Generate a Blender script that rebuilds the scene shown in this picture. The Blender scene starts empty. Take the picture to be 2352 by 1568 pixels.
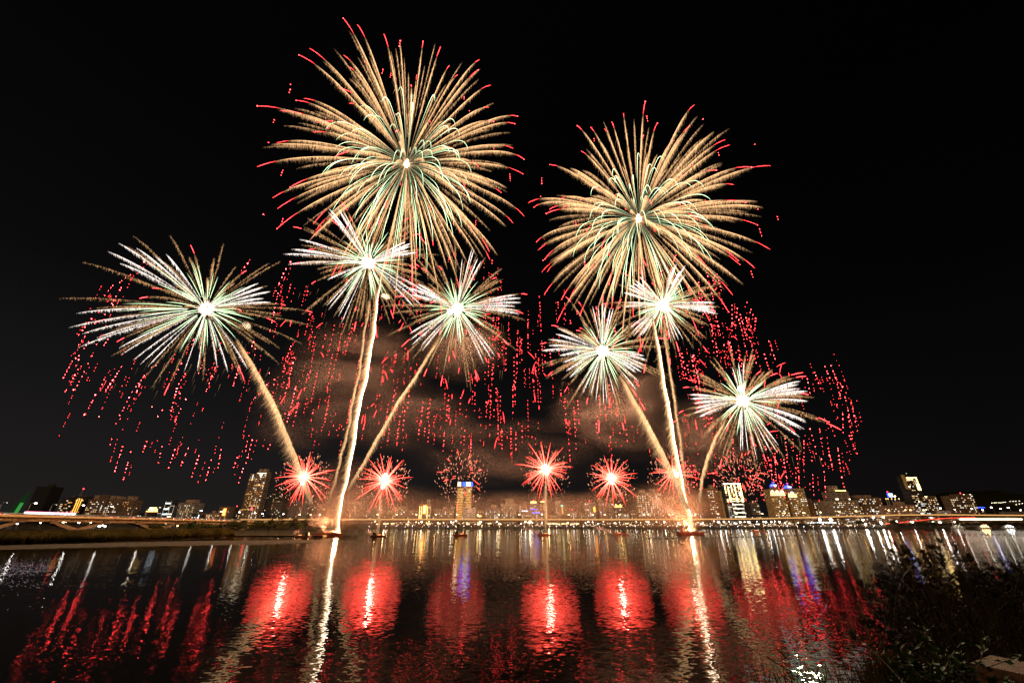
import bpy, math, random
import numpy as np
from mathutils import Vector, Matrix

random.seed(7)
rng = np.random.default_rng(11)
C = bpy.context.scene.collection
SC = bpy.context.scene

# ------------------------------------------------------------------ camera, sky, sun, exposure
H = 8.0
PITCH = math.radians(24.33)
FPX, CX, CY = 920.0, 1176.0, 784.0          # lens in the photograph's 2352 x 1568 view
cam = bpy.data.cameras.new('camera')
cam.sensor_width = 36.0
cam.lens = 36.0 * FPX / 2352.0
cam.clip_start, cam.clip_end = 0.1, 12000
camo = bpy.data.objects.new('camera', cam)
C.objects.link(camo)
camo.location = (0, 0, H)
camo.rotation_euler = (math.pi / 2 + PITCH, 0, 0)
SC.camera = camo

w = bpy.data.worlds.new("World")
SC.world = w
w.use_nodes = True
nt = w.node_tree
nt.nodes.clear()
out = nt.nodes.new('ShaderNodeOutputWorld')
sky = nt.nodes.new('ShaderNodeTexSky')
sky.sky_type = 'NISHITA'
sky.sun_disc = False
sky.sun_elevation = math.radians(-9)
sky.sun_rotation = math.radians(180)
bg1 = nt.nodes.new('ShaderNodeBackground')
bg1.inputs[1].default_value = 0.05
nt.links.new(sky.outputs[0], bg1.inputs[0])
# the city's own sky glow: brownish grey low over the roofs, black overhead, stronger to the left
tc = nt.nodes.new('ShaderNodeTexCoord')
sep = nt.nodes.new('ShaderNodeSeparateXYZ')
nt.links.new(tc.outputs['Generated'], sep.inputs[0])
rmp = nt.nodes.new('ShaderNodeValToRGB')
el = rmp.color_ramp.elements
el[0].position, el[0].color = 0.0, (0.0150, 0.0128, 0.0124, 1)
el[1].position, el[1].color = 0.70, (0.0012, 0.0012, 0.0015, 1)
e = el.new(0.22); e.color = (0.0082, 0.0076, 0.0080, 1)
e = el.new(0.40); e.color = (0.0034, 0.0032, 0.0035, 1)
nt.links.new(sep.outputs['Z'], rmp.inputs[0])
lr = nt.nodes.new('ShaderNodeMapRange')
lr.inputs[1].default_value, lr.inputs[2].default_value = -0.75, 0.75
lr.inputs[3].default_value, lr.inputs[4].default_value = 1.0, 0.30
nt.links.new(sep.outputs['X'], lr.inputs[0])
bg2 = nt.nodes.new('ShaderNodeBackground')
nt.links.new(rmp.outputs[0], bg2.inputs[0])
nt.links.new(lr.outputs[0], bg2.inputs[1])
addw = nt.nodes.new('ShaderNodeAddShader')
nt.links.new(bg1.outputs[0], addw.inputs[0])
nt.links.new(bg2.outputs[0], addw.inputs[1])
nt.links.new(addw.outputs[0], out.inputs[0])

sun = bpy.data.lights.new('warm_fill', 'SUN')  # added warm fill from behind the camera, brightening banks and facades
sun.energy = 0.45
sun.angle = math.radians(0.5)
sun.color = (1.0, 0.62, 0.30)
suno = bpy.data.objects.new('warm_fill', sun)
C.objects.link(suno)
suno.rotation_euler = (math.radians(66), 0, math.radians(-28))

SC.view_settings.view_transform = 'Standard'
SC.view_settings.look = 'None'
SC.view_settings.exposure = 0.0
SC.view_settings.gamma = 1.0
SC.view_settings.use_curve_mapping = False
cy = SC.cycles
cy.use_denoising = True
cy.denoiser = 'OPENIMAGEDENOISE'
cy.denoising_input_passes = 'RGB'
cy.use_adaptive_sampling = False
cy.max_bounces = 4
cy.diffuse_bounces = 1
cy.glossy_bounces = 2
cy.transmission_bounces = 2
cy.volume_bounces = 0
cy.transparent_max_bounces = 8
cy.sample_clamp_direct = 0
cy.sample_clamp_indirect = 60
cy.caustics_reflective = False
cy.caustics_refractive = False
cy.volume_step_rate = 1.6
cy.volume_max_steps = 96

# ------------------------------------------------------------------ helpers
cp, sp = math.cos(PITCH), math.sin(PITCH)
def ray(px, py):
    u, v = (px - CX) / FPX, (CY - py) / FPX
    return np.array([u, cp - v * sp, sp + v * cp])
EYE = np.array([0, 0, H])
def at(px, py, Y):
    d = ray(px, py)
    return EYE + d * (Y / d[1])
def on_z(px, py, z):
    d = ray(px, py)
    return EYE + d * ((z - H) / d[2])
def pxm(p):
    """metres per photograph pixel at point p"""
    p = np.asarray(p)
    return (p[1] * cp + (p[2] - H) * sp) / FPX

MATS = {}
def _new(name):
    m = bpy.data.materials.new(name)
    m.use_nodes = True
    m.node_tree.nodes.clear()
    MATS[name] = m
    return m, m.node_tree.nodes, m.node_tree.links
def emit(name, col, k=1.0, sample=False, heat=False):
    if name in MATS: return MATS[name]
    m, n, l = _new(name)
    o = n.new('ShaderNodeOutputMaterial'); e = n.new('ShaderNodeEmission')
    e.inputs[0].default_value = (*col, 1); e.inputs[1].default_value = k
    if heat:
        a = n.new('ShaderNodeAttribute'); a.attribute_name = 'burn'
        mu = n.new('ShaderNodeMath'); mu.operation = 'MULTIPLY'; mu.inputs[1].default_value = k
        l.new(a.outputs['Fac'], mu.inputs[0]); l.new(mu.outputs[0], e.inputs[1])
    l.new(e.outputs[0], o.inputs[0])
    m.cycles.emission_sampling = 'AUTO' if sample else 'NONE'
    return m
def pbr(name, col, rough=0.8, var=0.25, scale=0.6, metal=0.0, col2=None, spec=0.3):
    if name in MATS: return MATS[name]
    m, n, l = _new(name)
    o = n.new('ShaderNodeOutputMaterial'); b = n.new('ShaderNodeBsdfPrincipled')
    b.inputs['Roughness'].default_value = rough; b.inputs['Metallic'].default_value = metal
    b.inputs['Specular IOR Level'].default_value = spec
    t = n.new('ShaderNodeTexCoord'); ns = n.new('ShaderNodeTexNoise')
    ns.inputs['Scale'].default_value = scale; ns.inputs['Detail'].default_value = 5
    l.new(t.outputs['Object'], ns.inputs['Vector'])
    r = n.new('ShaderNodeValToRGB')
    c2 = col2 or tuple(min(1, c * (1 + var)) for c in col)
    c1 = col if col2 else tuple(c * (1 - var) for c in col)
    r.color_ramp.elements[0].position = 0.35; r.color_ramp.elements[1].position = 0.68
    r.color_ramp.elements[0].color = (*c1, 1); r.color_ramp.elements[1].color = (*c2, 1)
    l.new(ns.outputs['Fac'], r.inputs[0]); l.new(r.outputs[0], b.inputs['Base Color'])
    l.new(b.outputs[0], o.inputs[0])
    return m
def facade(name, col, bay=3.4, floor=3.3, fill=(0.55, 0.5), glass=(0.02, 0.022, 0.025), band=None):
    """wall with a regular grid of unlit windows; bays run along x + y so that every side carries them"""
    if name in MATS: return MATS[name]
    m, n, l = _new(name)
    o = n.new('ShaderNodeOutputMaterial'); b = n.new('ShaderNodeBsdfPrincipled')
    t = n.new('ShaderNodeTexCoord'); s = n.new('ShaderNodeSeparateXYZ'); l.new(t.outputs['Object'], s.inputs[0])
    def M(op, a, b_=None, c=None):
        x = n.new('ShaderNodeMath'); x.operation = op
        for i, v in enumerate((a, b_, c)):
            if v is None: continue
            if isinstance(v, (int, float)): x.inputs[i].default_value = v
            else: l.new(v, x.inputs[i])
        return x.outputs[0]
    u = M('FRACT', M('DIVIDE', M('ADD', s.outputs['X'], s.outputs['Y']), bay))
    v = M('FRACT', M('DIVIDE', s.outputs['Z'], floor))
    mu = M('LESS_THAN', M('ABSOLUTE', M('SUBTRACT', u, 0.5)), fill[0] / 2)
    mv = M('LESS_THAN', M('ABSOLUTE', M('SUBTRACT', v, 0.5)), fill[1] / 2)
    g = n.new('ShaderNodeNewGeometry'); sn = n.new('ShaderNodeSeparateXYZ'); l.new(g.outputs['Normal'], sn.inputs[0])
    side = M('LESS_THAN', M('ABSOLUTE', sn.outputs['Z']), 0.5)
    win = M('MULTIPLY', M('MULTIPLY', mu, mv), side)
    ns = n.new('ShaderNodeTexNoise'); ns.inputs['Scale'].default_value = 0.12; ns.inputs['Detail'].default_value = 6
    l.new(t.outputs['Object'], ns.inputs['Vector'])
    r = n.new('ShaderNodeValToRGB')
    r.color_ramp.elements[0].position, r.color_ramp.elements[1].position = 0.3, 0.7
    r.color_ramp.elements[0].color = (*[c * 0.75 for c in col], 1); r.color_ramp.elements[1].color = (*[c * 1.15 for c in col], 1)
    l.new(ns.outputs['Fac'], r.inputs[0])
    mx = n.new('ShaderNodeMix'); mx.data_type = 'RGBA'
    l.new(win, mx.inputs[0]); l.new(r.outputs[0], mx.inputs[6]); mx.inputs[7].default_value = (*glass, 1)
    l.new(mx.outputs[2], b.inputs['Base Color'])
    ro = M('SUBTRACT', 0.85, M('MULTIPLY', win, 0.6)); l.new(ro, b.inputs['Roughness'])
    l.new(b.outputs[0], o.inputs[0])
    return m

ROOT = {}
def tag(o, label=None, cat=None, group=None, kind=None):
    if label: o['label'] = label
    if cat: o['category'] = cat
    if group: o['group'] = group
    if kind: o['kind'] = kind
    return o
def thing(name, label, cat, loc, group=None):
    o = bpy.data.objects.new(name, None); C.objects.link(o)
    o.location = [float(v) for v in loc]; o.empty_display_size = 0.5
    return tag(o, label, cat, group)
def origin(p):
    v = np.zeros(3)
    while p is not None:
        v = v + np.array(p.location); p = p.parent
    return v
def mesh(name, V, F, mat, parent=None, heat=None, smooth=False, own=None):
    """V in world coordinates; heat is per vertex; own = the top-level location"""
    V = np.asarray(V, dtype=np.float64).reshape(-1, 3)
    off = origin(parent) if parent is not None else (np.asarray(own, float) if own is not None else np.zeros(3))
    me = bpy.data.meshes.new(name)
    V2 = V - off
    if isinstance(F, np.ndarray):
        nf, k = F.shape
        me.vertices.add(len(V2)); me.vertices.foreach_set('co', V2.astype(np.float32).ravel())
        me.loops.add(nf * k); me.loops.foreach_set('vertex_index', F.astype(np.int32).ravel())
        me.polygons.add(nf)
        me.polygons.foreach_set('loop_start', (np.arange(nf) * k).astype(np.int32))
        me.polygons.foreach_set('loop_total', np.full(nf, k, np.int32))
        me.update(calc_edges=True)
    else:
        me.from_pydata([tuple(v) for v in V2], [], [tuple(int(i) for i in f) for f in F])
    if heat is not None:
        a = me.attributes.new('burn', 'FLOAT', 'POINT')
        a.data.foreach_set('value', np.asarray(heat, np.float32))
    if smooth: me.polygons.foreach_set('use_smooth', np.ones(len(me.polygons), bool))
    if mat is not None: me.materials.append(mat)
    o = bpy.data.objects.new(name, me); C.objects.link(o)
    if parent is not None: o.parent = parent
    elif own is not None: o.location = [float(x) for x in own]
    return o
class MB:
    def __init__(s): s.V, s.F = [], []
    def add(s, V, F):
        k = len(s.V); s.V += [tuple(map(float, v)) for v in V]; s.F += [tuple(i + k for i in f) for f in F]; return s
    def box(s, x0, x1, y0, y1, z0, z1):
        return s.add([(x0,y0,z0),(x1,y0,z0),(x1,y1,z0),(x0,y1,z0),(x0,y0,z1),(x1,y0,z1),(x1,y1,z1),(x0,y1,z1)],
                     [(0,3,2,1),(4,5,6,7),(0,1,5,4),(1,2,6,5),(2,3,7,6),(3,0,4,7)])
    def prism(s, poly, z0, z1):
        n = len(poly)
        return s.add([(x,y,z0) for x,y in poly]+[(x,y,z1) for x,y in poly],
                     [tuple(range(n))[::-1], tuple(range(n,2*n))]+[(i,(i+1)%n,n+(i+1)%n,n+i) for i in range(n)])
    def beam(s, p, q, wd, ht, wd2=None, ht2=None):
        p, q = np.asarray(p,float), np.asarray(q,float); d = (q-p)/np.linalg.norm(q-p)
        up = np.array([0,0,1.0]) if abs(d[2])<0.95 else np.array([0,1.0,0])
        r = np.cross(d, up); r/=np.linalg.norm(r); u = np.cross(r, d)
        V=[]
        for c,a,b in ((p,wd,ht),(q,wd2 or wd,ht2 or ht)):
            V += [c-r*a/2-u*b/2, c+r*a/2-u*b/2, c+r*a/2+u*b/2, c-r*a/2+u*b/2]
        return s.add(V,[(0,1,2,3),(7,6,5,4),(0,4,5,1),(1,5,6,2),(2,6,7,3),(3,7,4,0)])
    def tube(s, pts, rad, n=6):
        V,F = tube(pts, rad, n); return s.add(V, F.tolist()).cap(n, len(pts))
    def cap(s, n, k): return s
    def dome(s, c, rx, ry, rz, n=12, m=5, full=False):
        V=[];F=[]; m0 = -m if full else 0
        rings = list(range(m0, m+1))
        for j in rings:
            a=j/m*math.pi/2
            for i in range(n):
                b=2*math.pi*i/n; V.append((c[0]+rx*math.cos(a)*math.cos(b),c[1]+ry*math.cos(a)*math.sin(b),c[2]+rz*math.sin(a)))
        for j in range(len(rings)-1):
            for i in range(n): F.append((j*n+i,j*n+(i+1)%n,(j+1)*n+(i+1)%n,(j+1)*n+i))
        return s.add(V,F)
    def build(s, name, mat, parent=None, own=None, smooth=False):
        return mesh(name, s.V, s.F, mat, parent, own=own, smooth=smooth)
def frames(P):
    P = np.asarray(P, float); T = np.gradient(P, axis=0); T /= np.linalg.norm(T, axis=1, keepdims=True) + 1e-9
    A = np.where(np.abs(T[:, 2:3]) < 0.9, np.array([[0, 0, 1.0]]), np.array([[0, 1.0, 0]]))
    N = np.cross(T, A); N /= np.linalg.norm(N, axis=1, keepdims=True) + 1e-9
    return T, N, np.cross(N, T)
def tube(P, rad, n=4):
    P = np.asarray(P, float); k = len(P); rad = np.broadcast_to(np.asarray(rad, float), (k,))
    T, N, B = frames(P); V = []
    for i in range(n):
        a = 2 * math.pi * i / n
        V.append(P + (N * math.cos(a) + B * math.sin(a)) * rad[:, None])
    V = np.stack(V, 1).reshape(-1, 3)
    F = np.array([(j*n+i, j*n+(i+1)%n, (j+1)*n+(i+1)%n, (j+1)*n+i) for j in range(k-1) for i in range(n)])
    return V, F
def needles(A, B, w):
    """three-sided spikes from A to B"""
    A, B = np.asarray(A, float), np.asarray(B, float); n = len(A); w = np.broadcast_to(np.asarray(w, float), (n,))[:, None]
    D = B - A; D /= np.linalg.norm(D, axis=1, keepdims=True) + 1e-9
    X = np.cross(D, np.array([0.3, 0.9, 0.31])); X /= np.linalg.norm(X, axis=1, keepdims=True) + 1e-9
    Y = np.cross(D, X)
    V = np.stack([A + X*w, A - X*w*.5 + Y*w*.87, A - X*w*.5 - Y*w*.87, B], 1).reshape(-1, 3)
    k = np.arange(n)[:, None] * 4
    F = np.concatenate([k + [0,1,3], k + [1,2,3], k + [2,0,3], k + [0,2,1]], 0)
    return V, F
def quads2tris(F):
    return np.concatenate([F[:, [0,1,2]], F[:, [0,2,3]]], 0)
def balls(P, r):
    """small octahedra"""
    P = np.asarray(P, float); n = len(P); r = np.broadcast_to(np.asarray(r, float), (n,))[:, None]
    d = np.array([(1,0,0),(-1,0,0),(0,1,0),(0,-1,0),(0,0,1),(0,0,-1)], float)
    V = (P[:, None, :] + d[None] * r[:, None]).reshape(-1, 3)
    f = np.array([(0,2,4),(2,1,4),(1,3,4),(3,0,4),(2,0,5),(1,2,5),(3,1,5),(0,3,5)])
    F = (f[None] + (np.arange(n) * 6)[:, None, None]).reshape(-1, 3)
    return V, F
def join(parts):
    V, F, Hh, k = [], [], [], 0
    for v, f, h in parts:
        V.append(v); F.append(f + k); Hh.append(np.broadcast_to(np.asarray(h, float), (len(v),))); k += len(v)
    return np.concatenate(V), np.concatenate(F), np.concatenate(Hh)
def fib(n, jit=0.12):
    i = np.arange(n) + 0.5
    ph = np.arccos(1 - 2 * i / n); th = math.pi * (1 + 5 ** 0.5) * i
    D = np.stack([np.cos(th)*np.sin(ph), np.sin(th)*np.sin(ph), np.cos(ph)], 1) + rng.normal(0, jit, (n, 3))
    return D / np.linalg.norm(D, axis=1, keepdims=True)
def lamp_light(name, loc, power, col, parent, radius=1.0):
    l = bpy.data.lights.new(name, 'POINT'); l.energy = power; l.color = col; l.shadow_soft_size = radius
    o = bpy.data.objects.new(name, l); C.objects.link(o); o.parent = parent
    o.location = [float(x) for x in (np.asarray(loc) - origin(parent))]
    return o

# ------------------------------------------------------------------ water
def water_mat():
    m, n, l = _new('river_water')
    o = n.new('ShaderNodeOutputMaterial'); b = n.new('ShaderNodeBsdfGlossy'); b.distribution = 'BECKMANN'
    df = n.new('ShaderNodeBsdfDiffuse'); df.inputs[0].default_value = (.0035, .0022, .0012, 1)
    fr = n.new('ShaderNodeFresnel'); fr.inputs[0].default_value = 1.33; mx = n.new('ShaderNodeMixShader')
    g = n.new('ShaderNodeNewGeometry')
    def noise(scale, sx, sy, det):
        mp = n.new('ShaderNodeMapping'); mp.inputs['Scale'].default_value = (sx, sy, 1)
        l.new(g.outputs['Position'], mp.inputs[0])
        t = n.new('ShaderNodeTexNoise'); t.inputs['Scale'].default_value = scale; t.inputs['Detail'].default_value = det
        t.inputs['Roughness'].default_value = 0.55
        l.new(mp.outputs[0], t.inputs['Vector']); return t
    def vm(op, a, c=None, sc=None):
        x = n.new('ShaderNodeVectorMath'); x.operation = op; l.new(a, x.inputs[0])
        if c is not None:
            if isinstance(c, tuple): x.inputs[1].default_value = c
            else: l.new(c, x.inputs[1])
        if sc is not None:
            if isinstance(sc, float): x.inputs['Scale'].default_value = sc
            else: l.new(sc, x.inputs['Scale'])
        return x.outputs[0]
    small = vm('SUBTRACT', noise(2.3, 0.85, 1.25, 1.2).outputs['Color'], (0.5, 0.5, 0.5))
    swell = vm('SUBTRACT', noise(0.17, 0.8, 1.6, 1.0).outputs['Color'], (0.5, 0.5, 0.5))
    wind = noise(0.018, 0.35, 1.6, 3).outputs['Fac']
    wr = n.new('ShaderNodeMapRange'); wr.inputs[1].default_value, wr.inputs[2].default_value = 0.38, 0.62
    wr.inputs[3].default_value, wr.inputs[4].default_value = WAVE[0], WAVE[1]; l.new(wind, wr.inputs[0])
    s = vm('ADD', vm('SCALE', small, sc=wr.outputs[0]), vm('SCALE', swell, sc=WAVE[2]))
    N = vm('NORMALIZE', vm('ADD', vm('MULTIPLY', s, (1, 1, 0)), (0, 0, 1)))
    l.new(N, b.inputs['Normal']); l.new(N, fr.inputs['Normal'])
    rr = n.new('ShaderNodeMapRange'); rr.inputs[1].default_value, rr.inputs[2].default_value = 0.38, 0.62
    rr.inputs[3].default_value, rr.inputs[4].default_value = WAVE[3], WAVE[4]; l.new(wind, rr.inputs[0])
    l.new(rr.outputs[0], b.inputs['Roughness'])
    l.new(fr.outputs[0], mx.inputs[0]); l.new(df.outputs[0], mx.inputs[1]); l.new(b.outputs[0], mx.inputs[2]); l.new(mx.outputs[0], o.inputs[0])
    return m
WAVE = (0.085, 0.14, 0.028, 0.02, 0.045)
def struct(name, mb, mat): return tag(mb.build(name, mat), kind='structure')
struct('river_water', MB().add([(-4000, -60, 0), (4000, -60, 0), (4000, 690, 0), (-4000, 690, 0)], [(0, 1, 2, 3)]), water_mat())

M_soil = pbr('soil', (0.03, 0.022, 0.012), 0.95, 0.5, 0.2, spec=0.03)
M_mud = pbr('mud', (0.04, 0.026, 0.014), 0.9, 0.5, 0.35, col2=(0.02, 0.013, 0.007), spec=0.05)
M_bank = pbr('bank_concrete', (0.07, 0.055, 0.042), 0.9, 0.4, 0.15, spec=0.05)
# far shore: an embankment, a sloping park behind it, and flat ground to the horizon
prof = [(683.5, -1), (688, 2.0), (692, 2.1), (742, 6.4), (790, 5.2), (11000, 5.0)]
V, F = [], []
for i, (y, z) in enumerate(prof): V += [(-9000, y, z), (9000, y, z)]
for i in range(len(prof) - 1): F.append((2*i, 2*i+1, 2*i+3, 2*i+2))
struct('far_ground', MB().add(V, F), M_bank)

def flat(name, px, z, mat, thick=0.6):
    P = [on_z(x, y, z)[:2] for x, y in px]
    return struct(name, MB().prism([tuple(p) for p in P], z - thick, z), mat)
# left shore: land behind the reeds, mudflat in front and the thin sandbar running out to the right
land = [(-500, 1257), (0, 1249), (250, 1243), (490, 1233), (520, 1229.5), (742, 1229), (782, 1225.5), (800, 1213.6)]
P = [tuple(on_z(x, y, 0.5)[:2]) for x, y in land] + [(-1500, 690), (-1500, 181)]
struct('left_bank', MB().prism(P, -0.6, 0.5), M_soil)
def strip_land(name, front, back, z, mat, wob):
    """a low bank whose outline wanders, its top lumpy"""
    V, F = [], []; n = 90; m = 7
    for i in range(n):
        t = i / (n - 1)
        def lerp(pts):
            x = pts[0][0] + (pts[-1][0] - pts[0][0]) * t
            return x, np.interp(x, [p[0] for p in pts], [p[1] for p in pts])
        a = on_z(*lerp(front), 0.02); b = on_z(*lerp(back), 0.02)
        a[1] += wob * math.sin(i * 1.7) * random.random(); 
        for j in range(m):
            s = j / (m - 1); p = a + (b - a) * s
            h = z * math.sin(math.pi * min(1, s * 1.2 + 0.05)) * (0.5 + random.random()) if 0 < j < m - 1 else -0.05
            V.append((p[0], p[1], max(-0.05, h)))
    for i in range(n - 1):
        for j in range(m - 1):
            F.append((i*m+j, (i+1)*m+j, (i+1)*m+j+1, i*m+j+1))
    return struct(name, MB().add(V, F), mat)
strip_land('mudflat', [(-300, 1275), (0, 1262.5), (300, 1255), (600, 1250.5), (700, 1246), (835, 1242.4)],
           [(-300, 1258), (0, 1249), (250, 1243.5), (500, 1239), (700, 1238.2), (835, 1241.6)], 0.22, M_mud, 2.0)

# ------------------------------------------------------------------ plants of the far and left shores
M_leaf_dark = pbr('dark_leaves', (0.03, 0.032, 0.010), 0.85, 0.5, 0.3, spec=0.05)
M_leaf_olive = pbr('olive_leaves', (0.042, 0.036, 0.010), 0.85, 0.5, 0.3, spec=0.05)
M_reed = pbr('reed_blades', (0.03, 0.018, 0.0025), 0.9, 0.5, 0.12, spec=0.03)
M_bark = pbr('bark', (0.06, 0.045, 0.03), 0.9, 0.4, 2.0)
def leaf_cloud(c, rx, ry, rz, n, size, seed):
    g = np.random.default_rng(seed)
    k = max(7, int(n / 110))
    D = g.normal(0, 1, (k, 3)); D /= np.linalg.norm(D, axis=1, keepdims=True)
    D[:, 2] = np.abs(D[:, 2]) * 1.0 - 0.25
    cc = D * g.uniform(0.45, 0.9, (k, 1)) * np.array([rx, ry, rz])
    idx = g.integers(0, k, n)
    E_ = g.normal(0, 1, (n, 3)); E_ /= np.linalg.norm(E_, axis=1, keepdims=True)
    Pp = cc[idx] + E_ * g.uniform(0.5, 1.0, (n, 1)) * np.array([rx, ry, rz]) * g.uniform(0.24, 0.42, (k, 1))[idx]
    a = g.normal(0, 1, (n, 3)); a /= np.linalg.norm(a, axis=1, keepdims=True)
    b = np.cross(a, g.normal(0, 1, (n, 3))); b /= np.linalg.norm(b, axis=1, keepdims=True)
    s = size * g.uniform(0.5, 1.2, (n, 1))
    Pw = Pp + np.asarray(c)
    V = np.stack([Pw - a*s, Pw + b*s*.45, Pw + a*s, Pw - b*s*.45], 1).reshape(-1, 3)
    F = np.arange(n * 4).reshape(n, 4)
    return V, F
def tree(name, label, cat, px, Y, zb, h, wd, n=700, size=0.7, group=None, mat=None):
    x = at(px, 1200, Y)[0]; g = random.Random(int(px * 7 + Y))
    t = thing(name, label, cat, (x, Y, zb), group)
    mb = MB()
    mb.beam((x, Y, zb - 0.3), (x + g.uniform(-.3, .3), Y, zb + h * .55), h*.06, h*.06, h*.03, h*.03)
    for k in range(5):
        a = g.uniform(0, 6.28)
        mb.beam((x, Y, zb + h*g.uniform(.2, .45)), (x + math.cos(a)*wd*.33, Y + math.sin(a)*wd*.33, zb + h*g.uniform(.5, .8)), h*.03, h*.03, h*.012, h*.012)
    mb.build('trunk', M_bark, t)
    V, F = leaf_cloud((x, Y, zb + h * 0.52), wd/2, wd/2, h * 0.48, n, size, int(px * 3 + Y))
    mesh('crown', V, F, mat or M_leaf_dark, t)
    return t
mang = [(438,330,.93,'leftmost of the mangrove trees, behind the end of the reeds'),(470,345,.9,None),(505,335,.75,None),(540,330,.95,None),(566,345,1.05,None),
        (592,330,1.0,None),(620,340,1.1,None),(648,328,1.1,None),(676,338,1.12,None),(700,326,1.0,None),(722,330,.85,'rightmost of the mangrove trees left of the barge'),
        (360,330,.8,'low dark tree under the highway bridge beside its second pier'),(790,390,1.0,'round dark tree on the shore just right of the loaded barge'),(812,400,.85,'smaller dark tree at the shore end right of the loaded barge')]
for i, (px, Y, s, lb) in enumerate(mang):
    tree('mangrove_tree', lb or 'bushy olive mangrove tree in the dense row on the left shore', 'tree', px, Y, 0.4, 10.2 * s, 13.5 * s, 1500, 0.62,
         'mangrove trees on the left shore', M_leaf_olive if i % 3 else M_leaf_dark)
# reeds
nr = 15000
U = rng.uniform(-120, 503, nr); S_ = rng.random(nr) ** 1.3
yb = np.interp(U, [-120, 0, 250, 490, 503], [1252, 1249, 1243, 1233, 1232])
base = np.array([on_z(u, y, 0.5) for u, y in zip(U, yb)])
base[:, 1] += S_ * np.interp(U, [-120, 400, 503], [70, 40, 14]); base[:, 0] += rng.normal(0, .6, nr)
hh = rng.uniform(3.2, 5.0, nr) * np.interp(U, [-120, 470, 503], [1.0, .95, .6])
tip = base + np.stack([rng.normal(.25, .6, nr), rng.normal(0, .6, nr), hh], 1)
V, F = needles(base, tip, rng.uniform(.09, .2, nr))
nb = 5000; ib = rng.integers(0, nr, nb)         # feathery heads
V2, F2 = needles(tip[ib] - np.array([0, 0, .5]), tip[ib] + np.stack([rng.normal(.5, .3, nb), rng.normal(0, .3, nb), rng.normal(-.1, .3, nb)], 1), .16)
V, F, _ = join([(V, F, 0), (V2, F2, 0)])
tag(mesh('reeds', V, F, M_reed), 'tall brown reeds along the left shore behind the mudflat', 'reeds', kind='stuff')

# trees of the far shore
for px, s, wv, lb in [(1974, 11, 19, 'round dark tree on the far shore below the orange viaduct edge'), (2050, 11, 15, 'dark tree on the far shore where the red-lit ramp begins'),
                     (1840, 6, 20, 'low spreading dark tree by the far water edge left of the floodlit stand'), (1866, 6.5, 22, 'low dark tree against the left side of the floodlit stand'),
                     (1052, 4.5, 10, 'small dark shrub-like tree on the lit far park'), (1131, 4.5, 9, 'small round tree among the far park stalls')]:
    tree('shore_tree', lb, 'tree', px, 694 if s < 8 else 700, 2.1, s, wv, 900, 0.8, 'trees on the far shore')
for i, px in enumerate(range(2074, 2352 + 60, 19)):
    tree('shore_bush', 'low dark bush in the unlit row along the right far shore', 'bush', px, 697 + random.uniform(-3, 5), 2.0, random.uniform(5, 8), random.uniform(14, 19), 650, 0.8, 'bushes along the right far shore')

# ------------------------------------------------------------------ left highway bridge
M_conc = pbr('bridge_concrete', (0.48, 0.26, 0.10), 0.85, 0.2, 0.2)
M_conc_dim = pbr('dim_concrete', (0.17, 0.09, 0.04), 0.9, 0.2, 0.3)  # shade of the unlit piers is put into this darker colour
M_pole = pbr('grey_pole', (0.25, 0.22, 0.2), 0.6, 0.15, 1)
M_dark = pbr('dark_metal', (0.03, 0.028, 0.027), 0.6, 0.3, 1)
BA, BB = at(-70, 1177, 322), at(655, 1196.5, 575)
bd = BB - BA; bl = np.linalg.norm(bd); bu = bd / bl
bside = np.cross(bu, [0, 0, 1]); bside /= np.linalg.norm(bside)        # towards the camera
if bside[1] > 0: bside = -bside
def deck_pt(px):
    lo, hi = 0.0, 1.0
    for _ in range(40):
        m = (lo + hi) / 2; p = BA + bd * m
        q = CX + FPX * p[0] / (p[1] * cp + (p[2] - H) * sp)
        lo, hi = (m, hi) if q < px else (lo, m)
    return BA + bd * lo
br = thing('highway_bridge', 'long concrete highway bridge on slanted leg piers at left', 'bridge', (BA[0], BA[1], 0))
dn = np.array([0, 0, -1.0])
MB().beam(BA + dn*1.6, BB + dn*1.6, 15, .9).build('deck', M_conc, br)
MB().beam(BA + dn*3.6 , BB + dn*3.3, 9, 3.2).build('box_girder', M_conc, br)
mb = MB(); mb2 = MB()
for s in (0, 1):
    o_ = bside * (7.6 if s == 0 else -7.6)
    mb = MB().beam(BA + o_ + dn*1.35, BB + o_ + dn*1.35, .4, 1.5)
    mb.build('parapet', M_conc, br)
    mb = MB()
    for k in range(int(bl / 2.6)):
        p = BA + bu * (k * 2.6) + o_; mb.beam(p + dn*.62, p + np.array([0, 0, .55]), .22, .3)
    mb.beam(BA + o_ + np.array([0, 0, .6]), BB + o_ + np.array([0, 0, .6]), .14, .14)
    mb.build('railing', M_pole, br)
for k, px in enumerate((-25, 185, 362, 470, 555)):
    c = deck_pt(px); zt = c[2] - 5.0; hgt = c[2]
    leg = MB(); foot = c.copy(); foot[2] = 0.6
    for sgn in (-1, 1):
        for q in (bside * 3.5, -bside * 3.5):
            topp = c + bu * sgn * (15 + hgt * .2) + q; topp[2] = zt
            leg.beam(foot + q * .8 + np.array([0, 0, 1.2]), topp, 2.2, 3.0, 2.2, 2.2)
    leg.beam(foot + bside * 5, foot - bside * 5, 5.5, 2.6)
    for sgn in (-1, 1):
        topp = c + bu * sgn * (15 + hgt * .2); topp[2] = zt + .2
        leg.beam(topp + bside * 5.6, topp - bside * 5.6, 4.4, 2.4)
    leg.build('pier', M_conc_dim, br)

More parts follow.
